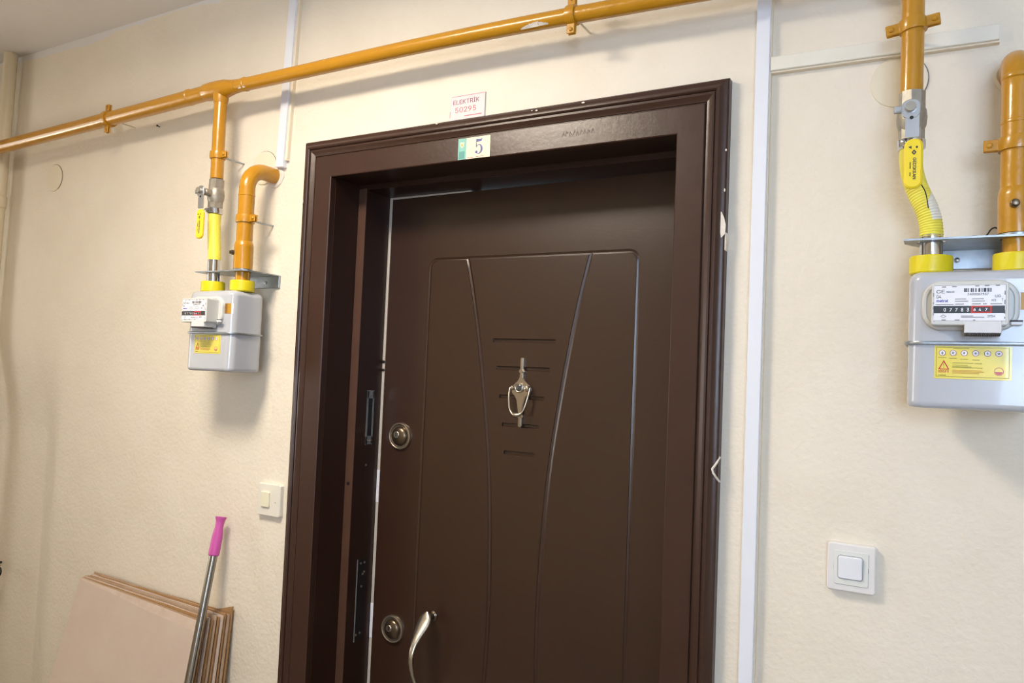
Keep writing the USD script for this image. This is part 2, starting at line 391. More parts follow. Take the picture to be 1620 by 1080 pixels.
# moulding profile: u from the outer edge inwards, t out of the wall
PROF = [(0, -0.002), (0, 0.0165), (0.0025, 0.0195), (0.008, 0.0205), (0.0125, 0.0235), (0.0155, 0.0268), (0.0190, 0.0272), (0.0218, 0.0250), (0.0222, 0.0222),
        (0.0238, 0.0222), (0.0250, 0.0246), (0.0285, 0.0250), (0.0320, 0.0232), (0.0365, 0.0206), (0.0400, 0.0198), (0.0405, 0.0178), (0.0420, 0.0178), (0.0430, 0.0215), (0.0445, 0.0228),
        (0.0945, 0.0228), (0.0965, 0.0215), (0.0965, -0.002)]


def casing(a, b):
    """a(u), b(u): the two ends of the moulding line at u"""
    A = np.array([np.r_[a(u)[0], -t, a(u)[1]] for u, t in PROF]); B = np.array([np.r_[b(u)[0], -t, b(u)[1]] for u, t in PROF])
    m = loft([A, B], False, False)
    for P, s in ((A, 1), (B, -1)):
        pass
    m.fix_normals(); return m


for a, b in ((lambda u: (CX0 + u, 0.0), lambda u: (CX0 + u, CZ - u)), (lambda u: (CX0 + u, CZ - u), lambda u: (CX1 - u, CZ - u)), (lambda u: (CX1 - u, CZ - u), lambda u: (CX1 - u, 0.0))):
    A = np.array([(a(u)[0], -t, a(u)[1]) for u, t in PROF]); B = np.array([(b(u)[0], -t, b(u)[1]) for u, t in PROF])
    n = len(PROF); v = np.vstack([A, B]); f = []
    for i in range(n - 1):
        f += [(i, i + 1, n + i + 1), (i, n + i + 1, n + i)]
    m = trimesh.Trimesh(v, f, process=False)
    if m.face_normals[np.argmax(m.area_faces)][1] > 0:
        m.invert()
    obj('casing', m, 'casing', door, smooth=24)
# steel frame: reveal, narrow front strip, second reveal
SY, SX, SZ, LY = 0.083, -1.317, 2.028, 0.178
RX = IX1 - (SX - IX0)
frame_l = [bx(IX0 - 0.05, IX0, -0.004, SY, 0, IZ), bx(IX0 - 0.05, SX, SY, 0.25, 0, SZ)]
frame_r = [bx(IX1, IX1 + 0.045, -0.004, SY, 0, IZ), bx(RX, IX1 + 0.045, SY, 0.25, 0, SZ)]
frame_t = [bx(IX0 - 0.05, IX1 + 0.045, -0.004, SY, IZ, IZ + 0.045), bx(IX0 - 0.05, IX1 + 0.045, SY, 0.25, SZ, IZ + 0.045)]
obj('frame', frame_l, 'frame', door); obj('frame', frame_t, 'frame', door); obj('frame', frame_r, 'frame', door)
obj('frame_strip', bx(IX0 + 0.0005, SX - 0.0012, SY - 0.0009, SY + 0.0005, 0, SZ + 0.004, 0.0004), 'strip', door, label='lighter brown strip along the lock side of the frame')
obj('strip_cap', lathe([(0.0045, 0), (0.0045, 0.0015), (0.003, 0.0022)], (-1.331, SY - 0.0009, 1.2745), (0, -1, 0), 12), 'black', door, label='small black plug in the frame strip')
K = 1.005
DXC, Z0 = -0.8905, 1.57


def zz(z):
    return Z0 + (z - Z0) * K


LX0, LX1, LZ1 = -1.308, RX - 0.004, 2.0225
leaf = man(trimesh.convex.convex_hull(np.array([(x, y, z) for x, z1 in ((LX0, LZ1), (LX1, 2.0279)) for y in (LY, LY + 0.055) for z in (0.008, z1)])))


def groove(pts, r=0.006, d=0.0015, n=10):
    return man(tube([(x, LY - d, z) for x, z in pts], r, n))


px0, px1, pz0, pz1, pr = -1.1745, -0.6075, 0.16, zz(1.8535), 0.022
ring = [(px0 + pr - pr * math.sin(a), pz1 - pr + pr * math.cos(a)) for a in np.linspace(math.pi / 2, 0, 7)] + [(px1 - pr + pr * math.sin(a), pz1 - pr + pr * math.cos(a)) for a in np.linspace(0, math.pi / 2, 7)]
path = [(px0, pz0)] + [(px0, z) for z in np.linspace(0.3, pz1 - pr - 0.01, 12)] + ring + [(px1, z) for z in np.linspace(pz1 - pr - 0.01, 0.3, 12)] + [(px1, pz0)]
leaf = leaf - groove(path, 0.0068, 0.0045) - groove([(px0, pz0), (px1, pz0)], 0.0068, 0.0045)
hw = spline([(1.853, 0.1685), (1.756, 0.1455), (1.625, 0.1205), (1.505, 0.1015), (1.386, 0.0855), (1.167, 0.0700), (1.036, 0.0655), (0.80, 0.0720), (0.58, 0.0890), (0.40, 0.118), (0.162, 0.168)], 70)
for s in (-1, 1):
    leaf = leaf - groove([(DXC + s * w * K, zz(z)) for z, w in hw], 0.0085, 0.0056)
for z, w in ((1.6496, 0.086), (1.583, 0.0727), (1.515, 0.0615), (1.448, 0.050), (1.382, 0.042)):
    leaf = leaf - man(bx(DXC - w, DXC + w, LY - 0.01, LY + 0.006, zz(z) - 0.0046, zz(z) + 0.0046, 0.0016))
lf = obj('leaf', fromman(leaf), 'leaf', door, smooth=28)
# white seal showing in the gap along the lock side and, tapering, along the top
obj('gasket', bx(SX + 0.0003, LX0 - 0.0003, LY - 0.001, LY + 0.05, 0.01, 2.0275), 'gasket', door, label='pale seal in the gap beside the door leaf')
gt = trimesh.convex.convex_hull(np.array([(LX0, y, 2.0275) for y in (LY - 0.001, LY + 0.05)] + [(LX0, y, 2.0222) for y in (LY - 0.001, LY + 0.05)] + [(-1.06, y, 2.0275) for y in (LY - 0.001, LY + 0.05)] + [(-1.06, y, 2.0240) for y in (LY - 0.001, LY + 0.05)]))
obj('gasket', gt, 'gasket', door)
for z0, z1 in ((1.2185, 1.3035), (0.868, 0.957)):
    obj('latch_plate', bx(SX + 0.0002, LX0 - 0.0001, LY - 0.0022, LY + 0.03, zz(z0), zz(z1), 0.0006), 'latch_white', door)
for z in (1.588, 1.566):
    obj('hinge_pin', lathe([(0.004, 0), (0.004, 0.003), (0.002, 0.004)], (-1.312, LY - 0.001, zz(z)), (0, -1, 0), 10), 'black', door)
# strike plates let into the frame's second reveal
sp = obj('strike_plate', [bx(SX - 0.001, SX + 0.0014, 0.122, 0.150, 1.3715, 1.3925, 0.0005), bx(SX - 0.001, SX + 0.0014, 0.122, 0.150, 1.4905, 1.511, 0.0005), bx(SX - 0.001, SX + 0.0014, 0.122, 0.1275, 1.37, 1.51), bx(SX - 0.001, SX + 0.0014, 0.1445, 0.150, 1.37, 1.51)], 'galv', door, label='steel strike plate beside the upper lock')
obj('slot', bx(SX - 0.001, SX + 0.0004, 0.127, 0.145, 1.391, 1.492), 'black', sp)
for z, y in ((1.500, 0.136), (1.380, 0.130), (1.380, 0.142)):
    obj('screw', lathe([(0.0032, 0), (0.0032, 0.001), (0.001, 0.0018)], (SX + 0.0012, y, z), (1, 0, 0), 10), 'satin', sp)
sp = obj('strike_plate', [bx(SX - 0.001, SX + 0.0010, 0.118, 0.150, 0.868, 1.077)], 'dark_steel', door, label='long dark strike plate beside the lower lock')
obj('plate_edge', bx(SX - 0.001, SX + 0.0016, 0.1145, 0.118, 0.868, 1.077, 0.0004), 'galv', sp)
for z, y in ((1.066, 0.128), (1.066, 0.142), (1.037, 0.136), (1.042, 0.142), (1.006, 0.134), (0.885, 0.122), (0.887, 0.136)):
    obj('screw', lathe([(0.0030, 0), (0.0030, 0.001), (0.001, 0.0018)], (SX + 0.0009, y, z), (1, 0, 0), 10), 'satin', sp)
obj('frame_screw', lathe([(0.003, 0), (0.003, 0.001), (0.001, 0.0018)], (SX, 0.130, 1.318), (1, 0, 0), 10), 'satin', door)
# two locks
for n, (x, z) in enumerate(((-1.2455, 1.396), (-1.2405, 0.9015))):
    lk = obj('lock_rose', lathe([(0.0355, 0), (0.0355, 0.004), (0.034, 0.0065), (0.0318, 0.0072), (0.0298, 0.0062), (0.0288, 0.0036), (0.0270, 0.0030), (0.0050, 0.0030)], (x, LY, z), (0, -1, 0), 36), 'brass', door,
             label='round lock rose beside the handle' if n else 'round lock rose below the upper strike plate')
    obj('dome', lathe([(0.0255, 0.002), (0.0250, 0.0062), (0.0225, 0.0098), (0.0175, 0.0128), (0.0100, 0.0144), (0.0030, 0.0148)], (x, LY, z), (0, -1, 0), 36), 'lock_dark', lk)
    obj('cylinder', lathe([(0.0088, 0.004), (0.0088, 0.0160), (0.0078, 0.0168)], (x - 0.002, LY, z + 0.004), (0, -1, 0), 20), 'satin', lk)
    obj('keyhole', bx(x - 0.0032, x - 0.0008, LY - 0.0173, LY - 0.0160, z - 0.0005, z + 0.0085), 'black', lk)
# pull handle
hx = -1.117
bar = spline([(hx + 0.003, LY - 0.031, 0.9760), (hx + 0.002, LY - 0.041, 0.952), (hx, LY - 0.068, 0.918), (hx, LY - 0.086, 0.880), (hx, LY - 0.080, 0.845), (hx, LY - 0.060, 0.805), (hx, LY - 0.034, 0.772), (hx, LY + 0.001, 0.748)], 36)
t = np.linspace(0, 1, 36)
wid = np.interp(t, [0, 0.025, 0.06, 0.12, 0.20, 0.30, 0.40, 0.6, 0.85, 1], [0.004, 0.0125, 0.0175, 0.0185, 0.0140, 0.0085, 0.0066, 0.0062, 0.0070, 0.009])
thk = np.interp(t, [0, 0.03, 0.12, 0.22, 0.35, 0.6, 0.85, 1], [0.003, 0.006, 0.0072, 0.0062, 0.0046, 0.0044, 0.0050, 0.0065])
hd = obj('handle', tube(bar, thk, 18, wid) if abs(frames(bar)[1][0][0]) < 0.5 else tube(bar, wid, 18, thk), 'satin', door, label='curved satin nickel pull handle')
obj('post', lathe([(0.013, 0), (0.013, 0.003), (0.0085, 0.006), (0.0075, 0.030), (0.009, 0.036)], (hx, LY, 0.958), (0, -1, 0), 20), 'lock_dark', hd)
# knocker with viewer
kx, kz = -0.889, zz(1.5365)
half = [(0.0030, 0.073), (0.0042, 0.070), (0.0038, 0.046), (0.0070, 0.044), (0.0070, 0.038), (0.0040, 0.036), (0.0050, 0.026), (0.0095, 0.018), (0.0180, 0.010), (0.0245, 0.003), (0.0262, -0.004), (0.0240, -0.012), (0.0165, -0.019), (0.0112, -0.028), (0.0085, -0.040), (0.0065, -0.054), (0.0050, -0.062), (0.0075, -0.064), (0.0075, -0.069), (0.0042, -0.071), (0.0048, -0.088), (0.0030, -0.092)]
sil = Polygon([(w, z) for w, z in half] + [(-w, z) for w, z in half[::-1]]).buffer(0)
lay = []
kn_mesh = [onwall(extr(sil.buffer(-i), h), kx, LY, kz) for i, h in ((0, 0.0055), (0.0007, 0.0072), (0.0016, 0.0084), (0.0028, 0.0090))]
kn = obj('knocker', kn_mesh, 'brass', door, label='nickel door knocker with a viewer lens')
obj('viewer', lathe([(0.0118, 0.006), (0.0118, 0.0125), (0.0100, 0.0138), (0.0080, 0.0126)], (kx - 0.002, LY, kz + 0.001), (0, -1, 0), 24), 'satin', kn)
obj('lens', lathe([(0.0082, 0.008), (0.0078, 0.0128), (0.005, 0.0142), (0.001, 0.0148)], (kx - 0.002, LY, kz + 0.001), (0, -1, 0), 20), 'lens', kn)
obj('boss', lathe([(0.0078, 0.006), (0.0076, 0.0130), (0.0058, 0.0158), (0.0015, 0.017)], (kx + 0.0195, LY, kz + 0.0005), (0, -1, 0), 18), 'satin', kn)
obj('boss', lathe([(0.0060, 0.006), (0.0058, 0.0110), (0.0042, 0.0132), (0.0015, 0.014)], (kx - 0.0215, LY, kz + 0.0005), (0, -1, 0), 18), 'brass', kn)
loop = spline([(kx - 0.027, LY - 0.010, kz + 0.001), (kx - 0.0265, LY - 0.016, kz - 0.014), (kx - 0.0225, LY - 0.021, kz - 0.036), (kx - 0.0155, LY - 0.024, kz - 0.055), (kx - 0.0065, LY - 0.025, kz - 0.0620), (kx + 0.0065, LY - 0.025, kz - 0.0620), (kx + 0.0155, LY - 0.024, kz - 0.055), (kx + 0.0225, LY - 0.021, kz - 0.036), (kx + 0.0265, LY - 0.016, kz - 0.014), (kx + 0.027, LY - 0.010, kz + 0.001)], 60)
tt = np.linspace(-1, 1, 60)
obj('knocker_loop', tube(loop, 0.0024 + 0.0030 * np.exp(-(tt / 0.14) ** 2), 12), 'satin', kn)
# worn print pressed into the casing head
scr = []
for k in range(9):
    x = -0.708 + k * 0.0082; h = 0.008 + 0.004 * rng.random()
    scr.append(onwall(extr(LineString([(0, 0.001), (0.001 + 0.003 * rng.random(), h), (0.004, 0.003 + 0.004 * rng.random()), (0.0052, h * rng.random())]).buffer(0.0009), 0.0003), x, -0.0227, 2.0625 + 0.002 * rng.random()))
obj('worn_print', scr, 'worn', door, label='faint worn maker print on the casing head')

for x, y, z, w, h in ((-0.770, -0.0235, 2.1275, 0.0030, 0.0016), (-0.662, -0.0238, 2.1290, 0.0036, 0.0018), (-0.781, -0.0235, 2.1290, 0.0020, 0.0010), (-1.030, -0.0205, 2.1330, 0.0040, 0.0010), (-1.4395, -0.0200, 1.985, 0.0030, 0.0075), (-0.3690, -0.0195, 2.000, 0.0016, 0.0022), (-0.3695, -0.0195, 1.925, 0.0014, 0.0030)):
    obj('paint_speck', onwall(extr(affinity.scale(Point(0, 0).buffer(1, 4), w, h), 0.0012), x, y, z), 'plaster', door)

# ================================================================== GAS PIPES
PY = -0.085
gp = thing('gas_pipe', 'long yellow gas pipe along the top of the wall with two drops', 'pipe', (-1.3, PY, 2.28))
TX = -1.690
runL = spline([(-3.05, PY, 2.251), (-2.78, PY, 2.257), (-2.218, PY, 2.273), (-1.817, PY, 2.286), (TX - 0.05, PY, 2.289)], 30)
obj('pipe_run', tube(runL, 0.0203, 24), 'yellow', gp)
tee = [(TX - 0.062, 0.0208), (TX - 0.056, 0.0226), (TX - 0.03, 0.0240), (TX + 0.015, 0.0238), (TX + 0.032, 0.0205), (TX + 0.05, 0.0180), (TX + 0.062, 0.0172)]
obj('tee', [tube([(x, PY, 2.2895) for x, r in tee], [r for x, r in tee], 24), tube([(TX, PY, 2.29), (TX, PY, 2.262), (TX, PY, 2.252)], [0.0205, 0.0195, 0.0172], 24)], 'yellow', gp)
EX, ER = -0.0620, 0.085
run = [(TX + 0.04, PY, 2.2896), (-1.352, PY, 2.2905), (-1.012, PY, 2.2912), (-0.729, PY, 2.2862), (-0.539, PY, 2.2805), (EX - ER - 0.12, PY, 2.2725)]
runR = np.vstack([spline(run, 40)[:-1], [(EX - ER - 0.03, PY, 2.27)], [(EX - ER + ER * math.sin(a), PY, 2.27 - ER + ER * math.cos(a)) for a in np.linspace(0, math.pi / 2, 12)], [(EX, PY, 2.10), (EX, PY, 2.035)]])
obj('pipe_run', tube(runR, 0.0166, 24), 'yellow', gp)
obj('drop_pipe', tube([(TX, PY, 2.262), (TX + 0.0005, PY, 2.16), (TX + 0.002, PY, 2.05)], 0.0164, 24), 'yellow', gp)
for x, z, r in ((-1.598, 2.2895, 0.0170), (TX - 0.125, 2.2868, 0.0207)):
    obj('weld_ring', tube([(x - 0.004, PY, z), (x - 0.002, PY, z), (x + 0.002, PY, z), (x + 0.004, PY, z)], [r - 0.0006, r + 0.0012, r + 0.0012, r - 0.0006], 20), 'yellow', gp)


def chip(x0, x1, zc, r, a0, a1, seed):
    """bare plaster-white chip following the underside of the pipe"""
    g = np.random.default_rng(seed); n = 24; a_top = a0 + (a1 - a0) * (0.25 + 0.75 * np.sin(np.linspace(0, math.pi, n)) * g.uniform(0.6, 1, n))
    lo, hi = [], []
    for x, a in zip(np.linspace(x0, x1, n), a_top):
        lo.append((x, PY - (r + .0005) * math.cos(a0), zc + (r + .0005) * math.sin(a0))); hi.append((x, PY - (r + .0005) * math.cos(a), zc + (r + .0005) * math.sin(a)))
    v = np.array(lo + hi); f = []
    for i in range(n - 1):
        f += [(i, i + 1, n + i + 1), (i, n + i + 1, n + i)]
    return trimesh.Trimesh(v, f, process=False)


obj('paint_chip', chip(-0.775, -0.712, 2.2862, 0.0166, -0.95, -0.30, 3), 'plaster', gp, label='bare white chip under the yellow pipe')
obj('paint_chip', chip(-1.612, -1.585, 2.2895, 0.0168, -0.9, -0.45, 5), 'plaster', gp)


def clamp(name_label, x, y, z, vertical, r, tilt=0.0, ears=(1, 1)):
    """two-piece pipe clamp; built round a pipe along local z with its ears along local x, then turned"""
    c = thing('pipe_clamp', name_label, 'pipe clamp', (x, y, z))
    h = 0.0095
    R = np.eye(4)
    if not vertical:
        R = trimesh.transformations.rotation_matrix(math.pi / 2, [0, 1, 0])
    R = trimesh.transformations.rotation_matrix(tilt, [0, 1, 0]) @ R
    T = trimesh.transformations.translation_matrix([x, y, z])

    def put(m):
        m = m.copy(); m.apply_transform(R); m.apply_translation([x, y, z]); return m
    ro = r + 0.0035
    band = [lathe([(r + 0.0002, -h), (ro, -h), (ro + 0.0008, -h * 0.5), (ro + 0.0008, h * 0.5), (ro, h), (r + 0.0002, h)], n=32)]
    obj('band', put(band[0]), 'yellow', c)
    for s, on in zip((-1, 1), ears):
        if not on:
            continue
        e0, e1 = s * (ro - 0.002), s * (ro + 0.0185)
        obj('ear', put(bx(min(e0, e1), max(e0, e1), -0.0075, -0.0040, -0.0085, 0.0085, 0.0012)), 'yellow', c)
        obj('ear', put(bx(min(e0, e1), max(e0, e1), -0.0005, 0.0030, -0.0085, 0.0085, 0.0012)), 'yellow', c)
        obj('screw', put(lathe([(0.0042, 0.0), (0.0042, 0.002), (0.0026, 0.0032), (0.0026, 0.0036)], (s * (ro + 0.0105), -0.0072, 0), (0, -1, 0), 12)), 'yellow', c)
    w = max(-y - ro, 0.005)
    st = tube([(x, y + ro - 0.001, z), (x, 0.004, z)], 0.0026 if vertical else 0.002, 10)
    obj('stud', st, 'galv' if vertical else 'patch', c)
    return c


clamp('yellow clamp on the long pipe nearest the left corner', -2.180, PY, 2.274, False, 0.0203)
clamp('yellow clamp on the long pipe above the door', -0.664, PY, 2.2845, False, 0.0166)
clamp('yellow clamp round the left drop pipe above its valve', TX + 0.001, PY, 2.112, True, 0.0164, ears=(0, 1))
clamp('tilted two-eared yellow clamp round the right drop pipe', EX, PY, 2.147, True, 0.0166, tilt=math.radians(-7))

# ------------------------------------------------------------------ valves
VX, VZ = -0.0610, 2.0
vl = thing('gas_valve', 'nickel ball valve with yellow lever on the right drop pipe', 'valve', (VX, PY, VZ), group=None)


def V(x, y, z):
    return (VX + x, PY + y, VZ + z)


hexa = [(0.0205, 0.036), (0.0212, 0.034), (0.0212, 0.016), (0.0200, 0.014)]
obj('valve_body', [lathe([(0.0168, 0.040), (0.0188, 0.0395), (0.0190, 0.016), (0.0185, 0.010)], V(0, 0, 0), (0, 0, 1), 8), lathe([(0.0170, 0.018), (0.0208, 0.010), (0.0222, -0.002), (0.0210, -0.014), (0.0180, -0.022)], V(0, 0, 0), n=24), lathe([(0.0188, -0.019), (0.0188, -0.042), (0.0176, -0.0435)], V(0, 0, 0), n=8)], 'valve_metal', vl, smooth=25)
obj('hose_nut', [lathe([(0.0180, -0.036), (0.0205, -0.038), (0.0205, -0.050), (0.0182, -0.052)], V(0, 0, 0), n=24), lathe([(0.0060, 0), (0.0055, 0.004), (0.002, 0.0055)], V(-0.008, -0.0185, -0.044), (0, -1, 0), 14)], 'chrome', vl, smooth=25)
obj('stem', [lathe([(0.0095, 0), (0.0092, 0.018), (0.0072, 0.020), (0.0072, 0.040)], V(0.001, -0.018, 0.0), (0, -1, 0), 20), ], 'valve_metal', vl)
obj('stop_lug', [bx(VX - 0.023, VX - 0.006, PY - 0.048, PY - 0.043, VZ - 0.006, VZ + 0.005, 0.001), lathe([(0.0035, 0), (0.003, 0.001)], V(-0.016, -0.048, -0.001), (0, -1, 0), 10)], 'lever_steel', vl)
lev = obj('lever', [onwall(plate(0.026, 0.030, 0.011, [(0.0008, 0), (0, 0.0006), (0, 0.0026), (0.0008, 0.0034)]), VX + 0.001, PY - 0.046, VZ - 0.002), onwall(plate(0.0190, 0.036, 0.002, [(0, 0), (0, 0.003)]), VX + 0.003, PY - 0.046, VZ - 0.028)], 'lever_steel', vl)
obj('lever_nut', [lathe([(0.0076, 0), (0.0076, 0.005), (0.0068, 0.0058), (0.0050, 0.0058), (0.0050, 0.0020)], V(0.001, -0.0492, 0.0), (0, -1, 0), 18)], 'lever_steel', lev)
obj('stem_end', lathe([(0.0049, 0), (0.0049, 0.0034), (0.0020, 0.0042)], V(0.001, -0.0492, 0.0), (0, -1, 0), 14), 'dark_steel', lev)
obj('lever_hole', lathe([(0.0028, 0), (0.0026, 0.0004)], V(0.002, -0.0494, -0.0155), (0, -1, 0), 12), 'black', lev)
gx, gz = VX + 0.0055, VZ - 0.0870
gr = obj('grip', onwall(plate(0.0260, 0.0770, 0.0115, [(0.0035, 0), (0.0008, 0.0018), (0, 0.004), (0.0006, 0.0066), (0.003, 0.0084)], 8), gx, PY - 0.0430, gz), 'grip_yellow', vl)
tm = text('GEDIKSAN', 0.0042, True, 0.0330)
tm.apply_transform(trimesh.transformations.rotation_matrix(-math.pi / 2, [0, 0, 1]))
obj('lettering', [onwall(tm, gx - 0.0004, PY - 0.0515, gz + 0.0085), onwall(extr(Polygon([(0, 0.0042), (0.0034, 0), (0, -0.0042), (-0.0034, 0)]).difference(Polygon([(0, 0.0018), (0.0014, 0), (0, -0.0018), (-0.0014, 0)])), 0.0003), gx + 0.0008, PY - 0.0515, gz + 0.0168),
                  onwall(extr(Polygon([(-0.0022, 0.001), (0.0022, 0.0024), (0.0022, -0.0024)]), 0.0003), gx - 0.005, PY - 0.0515, gz + 0.0245), onwall(extr(Polygon([(0, 0.0022), (0.0018, 0), (0, -0.0022), (-0.0018, 0)]), 0.0003), gx + 0.0045, PY - 0.0515, gz + 0.0245),
                  onwall(extr(sbox(-0.0006, -0.022, 0.0006, -0.012), 0.0003), gx - 0.0042, PY - 0.0515, gz + 0.014), onwall(extr(sbox(-0.0006, -0.006, 0.0006, 0.0), 0.0003), gx - 0.0042, PY - 0.0515, gz - 0.0135)], 'ink', gr)
dup(vl, 'nickel ball valve with yellow lever on the left drop pipe', (-1.6875, PY, 2.008))

# ------------------------------------------------------------------ meters (built at the right-hand one's place)
MX, MZ = 0.0245, 1.545
MF, MBK = -0.141, -0.035          # front and back of the body
mt = thing('gas_meter', 'grey gas meter beside the right edge with a clear dial label', 'gas meter', (MX, 0, MZ))
MW, MDP, MR = 0.166, MF - MBK, 0.021
myc = 0.5 * (MF + MBK)


def msec(ins, z):
    p = rr(MW - 2 * ins, -MDP - 2 * ins, MR - ins if MR > ins else 0.002, 8)
    return np.c_[MX + p[:, 0], myc + p[:, 1], np.full(len(p), MZ + z)]


obj('lower_body', loft([msec(0.010, 0.0), msec(0.004, 0.0012), msec(0.001, 0.0045), msec(0, 0.010), msec(0, 0.0945)]), 'meter_grey', mt, smooth=40)
obj('upper_body', loft([msec(0, 0.0975), msec(0, 0.188), msec(0.001, 0.194), msec(0.0045, 0.1995), msec(0.011, 0.2030), msec(0.024, 0.2048)]), 'meter_grey', mt, smooth=40)
obj('seam_band', loft([msec(0, 0.0930), msec(-0.0045, 0.0938), msec(-0.0052, 0.0960), msec(-0.0045, 0.0982), msec(0, 0.0990)]), 'galv', mt, smooth=40)
NY = -0.090
for s in (-1, 1):
    obj('union_cap', lathe([(0.022, 0.2025), (0.0285, 0.2040), (0.0300, 0.2060), (0.0302, 0.2290), (0.0290, 0.2312), (0.0220, 0.2316), (0.0185, 0.2316)], (MX + s * 0.055, NY, MZ), n=36), 'nut_yellow', mt)
# index: base plate, box, printed face
obj('index_base', onwall(plate(0.122, 0.073, 0.027, [(0, -0.001), (0, 0.004), (0.0015, 0.0068), (0.003, 0.0076), (0.006, 0.0076), (0.0075, 0.006)], 8), MX - 0.004, MF, MZ + 0.1505), 'index_grey', mt, smooth=40)
bcx, bcz = -0.0046, 0.1492
ib = obj('index_box', onwall(plate(0.0935, 0.0595, 0.004, [(0, 0.005), (0, 0.0405), (0.0012, 0.0415), (0.0030, 0.0415), (0.0036, 0.0405)], 4), MX + bcx, MF, MZ + bcz), 'index_grey', mt)
FYI = MF - 0.0408


def fx(c):
    return -0.0507 + ((1465 + c / 10.45) - 1475) * 0.000764


def fz(c):
    return 0.1785 - ((440 + c / 10.45) - 449) * 0.000908


def flat(shape, y, h=0.0003):
    return onwall(extr(shape, h), MX, y, MZ)


def rect(x0, y0, x1, y1):
    return sbox(min(fx(x0), fx(x1)), min(fz(y0), fz(y1)), max(fx(x0), fx(x1)), max(fz(y0), fz(y1)))


def itext(s, x, base, x1, h, bold=False):
    return onwall(text(s, h * 0.0000869, bold, fx(x1) - fx(x)), MX + fx(x), FYI - 0.0005, MZ + fz(base))


def itext2(s, x, base, x1, h):
    return onwall(text(s, h * 0.0000869, True, fx(x1) - fx(x)), MX + fx(x), FYI - 0.0011, MZ + fz(base))


face = obj('dial_face', flat(rect(118, 130, 1318, 700), FYI, 0.0005), 'white_print', mt)
obj('print', [itext('CE', 178, 252, 318, 52), itext('M10', 350, 245, 402, 30), itext('1430', 408, 245, 482, 26), itext('G4', 178, 335, 258, 52), itext('3600067937', 700, 290, 1045, 36), itext('UG', 1150, 330, 1242, 44), itext('H3', 1095, 392, 1165, 36), itext('T', 1255, 392, 1282, 46), itext('2014', 1030, 645, 1150, 34)]
    + [flat(rect(a, 178, a + w, 240), FYI - 0.0005) for a, w in ((642, 14), (664, 22), (700, 8), (716, 8), (752, 22), (786, 14), (826, 10), (842, 8), (880, 26), (930, 10), (948, 10), (972, 30), (1012, 8), (1030, 16), (1058, 10), (1076, 14))], 'ink', face)
obj('small_print', [flat(rect(a, y, b, y + 12), FYI - 0.0005) for a, b, y in ((495, 680, 344), (495, 715, 380), (775, 970, 344), (775, 985, 380), (165, 470, 432), (500, 645, 428), (775, 920, 426), (955, 1020, 426), (1075, 1265, 426), (600, 800, 620), (600, 980, 640))]
    + [flat(rect(a, y, b, y + 16), FYI - 0.0005) for a, b, y in ((272, 340, 143), (440, 520, 139), (825, 892, 135), (980, 1056, 132), (1160, 1226, 131), (272, 340, 683), (495, 572, 683), (800, 832, 683))]
    + [flat(rect(a, y, a + 16, y2), FYI - 0.0005) for a, y, y2 in ((120, 245, 310), (120, 400, 432), (120, 480, 515), (120, 575, 615), (1300, 225, 290), (1300, 370, 440), (1300, 535, 590), (1300, 640, 670))]
    + [flat(Polygon([(fx(245), fz(630)), (fx(300), fz(605)), (fx(358), fz(630)), (fx(300), fz(657))]).difference(Polygon([(fx(262), fz(630)), (fx(300), fz(613)), (fx(341), fz(630)), (fx(300), fz(649))])), FYI - 0.0005)], 'ink_soft', face)
obj('maker_name', [itext('metrol', 180, 398, 378, 42, True)], 'blue_ink', face)
obj('counter_strip', [flat(rect(132, 462, 1308, 580), FYI - 0.0004, 0.0004)], 'black', face)
obj('decimal_frame', [flat(rect(760, 462, 1100, 580).difference(rect(800, 484, 1072, 558)), FYI - 0.0008)], 'red_ink', face)
obj('counter_digits', [itext2(c, x, 552, x + 42, 54) for c, x in zip('07783', (304, 402, 498, 594, 690))] + [itext2(c, x, 548, x + 40, 48) for c, x in zip('647', (802, 886, 990))], 'white_print', face)
# pulse socket cover with its toothed lower edge, right-hand seal
tab = obj('socket_cover', [bx(MX + fx(655), MX + fx(1268), FYI - 0.0010, MF + 0.0005 - 0.004, MZ + fz(905), MZ + fz(704), 0.0010)], 'index_tab', mt)
obj('toothed_edge', [bx(MX + fx(660 + 30 * k), MX + fx(660 + 30 * k + 17), FYI - 0.0014, MF - 0.012, MZ + fz(934), MZ + fz(896)) for k in range(20)], 'ink', tab)
obj('seal_wire', [bx(MX + 0.0460, MX + 0.0600, MF - 0.0140, MF - 0.0076, MZ + 0.1220, MZ + 0.1265, 0.0008)], 'white_print', mt, label='small pale seal clip at the corner of the dial')
obj('seal_wire', [bx(MX + 0.0450, MX + 0.0605, MF - 0.0130, MF - 0.0080, MZ + 0.1270, MZ + 0.1288, 0.0004)], 'ink', mt)


def wrap(s0, s1, z0, z1, off=0.0005):
    """sticker laid round the body's front right corner; s runs along the section from the front flat"""
    L0 = MW / 2 - MR; pts = []
    for s in np.linspace(s0, s1, 9):
        if s <= L0:
            pts.append((s, MF - off))
        else:
            a = min((s - L0) / MR, math.pi / 2); pts.append((L0 + (MR + off) * math.sin(a), MF + MR - (MR + off) * math.cos(a)))
    v = [(MX + x, y, MZ + z0) for x, y in pts] + [(MX + x, y, MZ + z1) for x, y in pts]; n = len(pts)
    f = []
    for i in range(n - 1):
        f += [(i, i + 1, n + i + 1), (i, n + i + 1, n + i)]
    return trimesh.Trimesh(np.array(v), f, process=False)


obj('seal_sticker', wrap(0.0580, 0.0665, 0.1445, 0.1690), 'gold_dark', mt)
obj('seal_sticker', wrap(0.0665, 0.0765, 0.1445, 0.1690), 'gold', mt, label='gold sealing sticker on the front corner')
obj('seal_sticker', wrap(0.0765, 0.0815, 0.1445, 0.1690), 'white_print', mt)
# yellow warning label
WY = MF - 0.0006


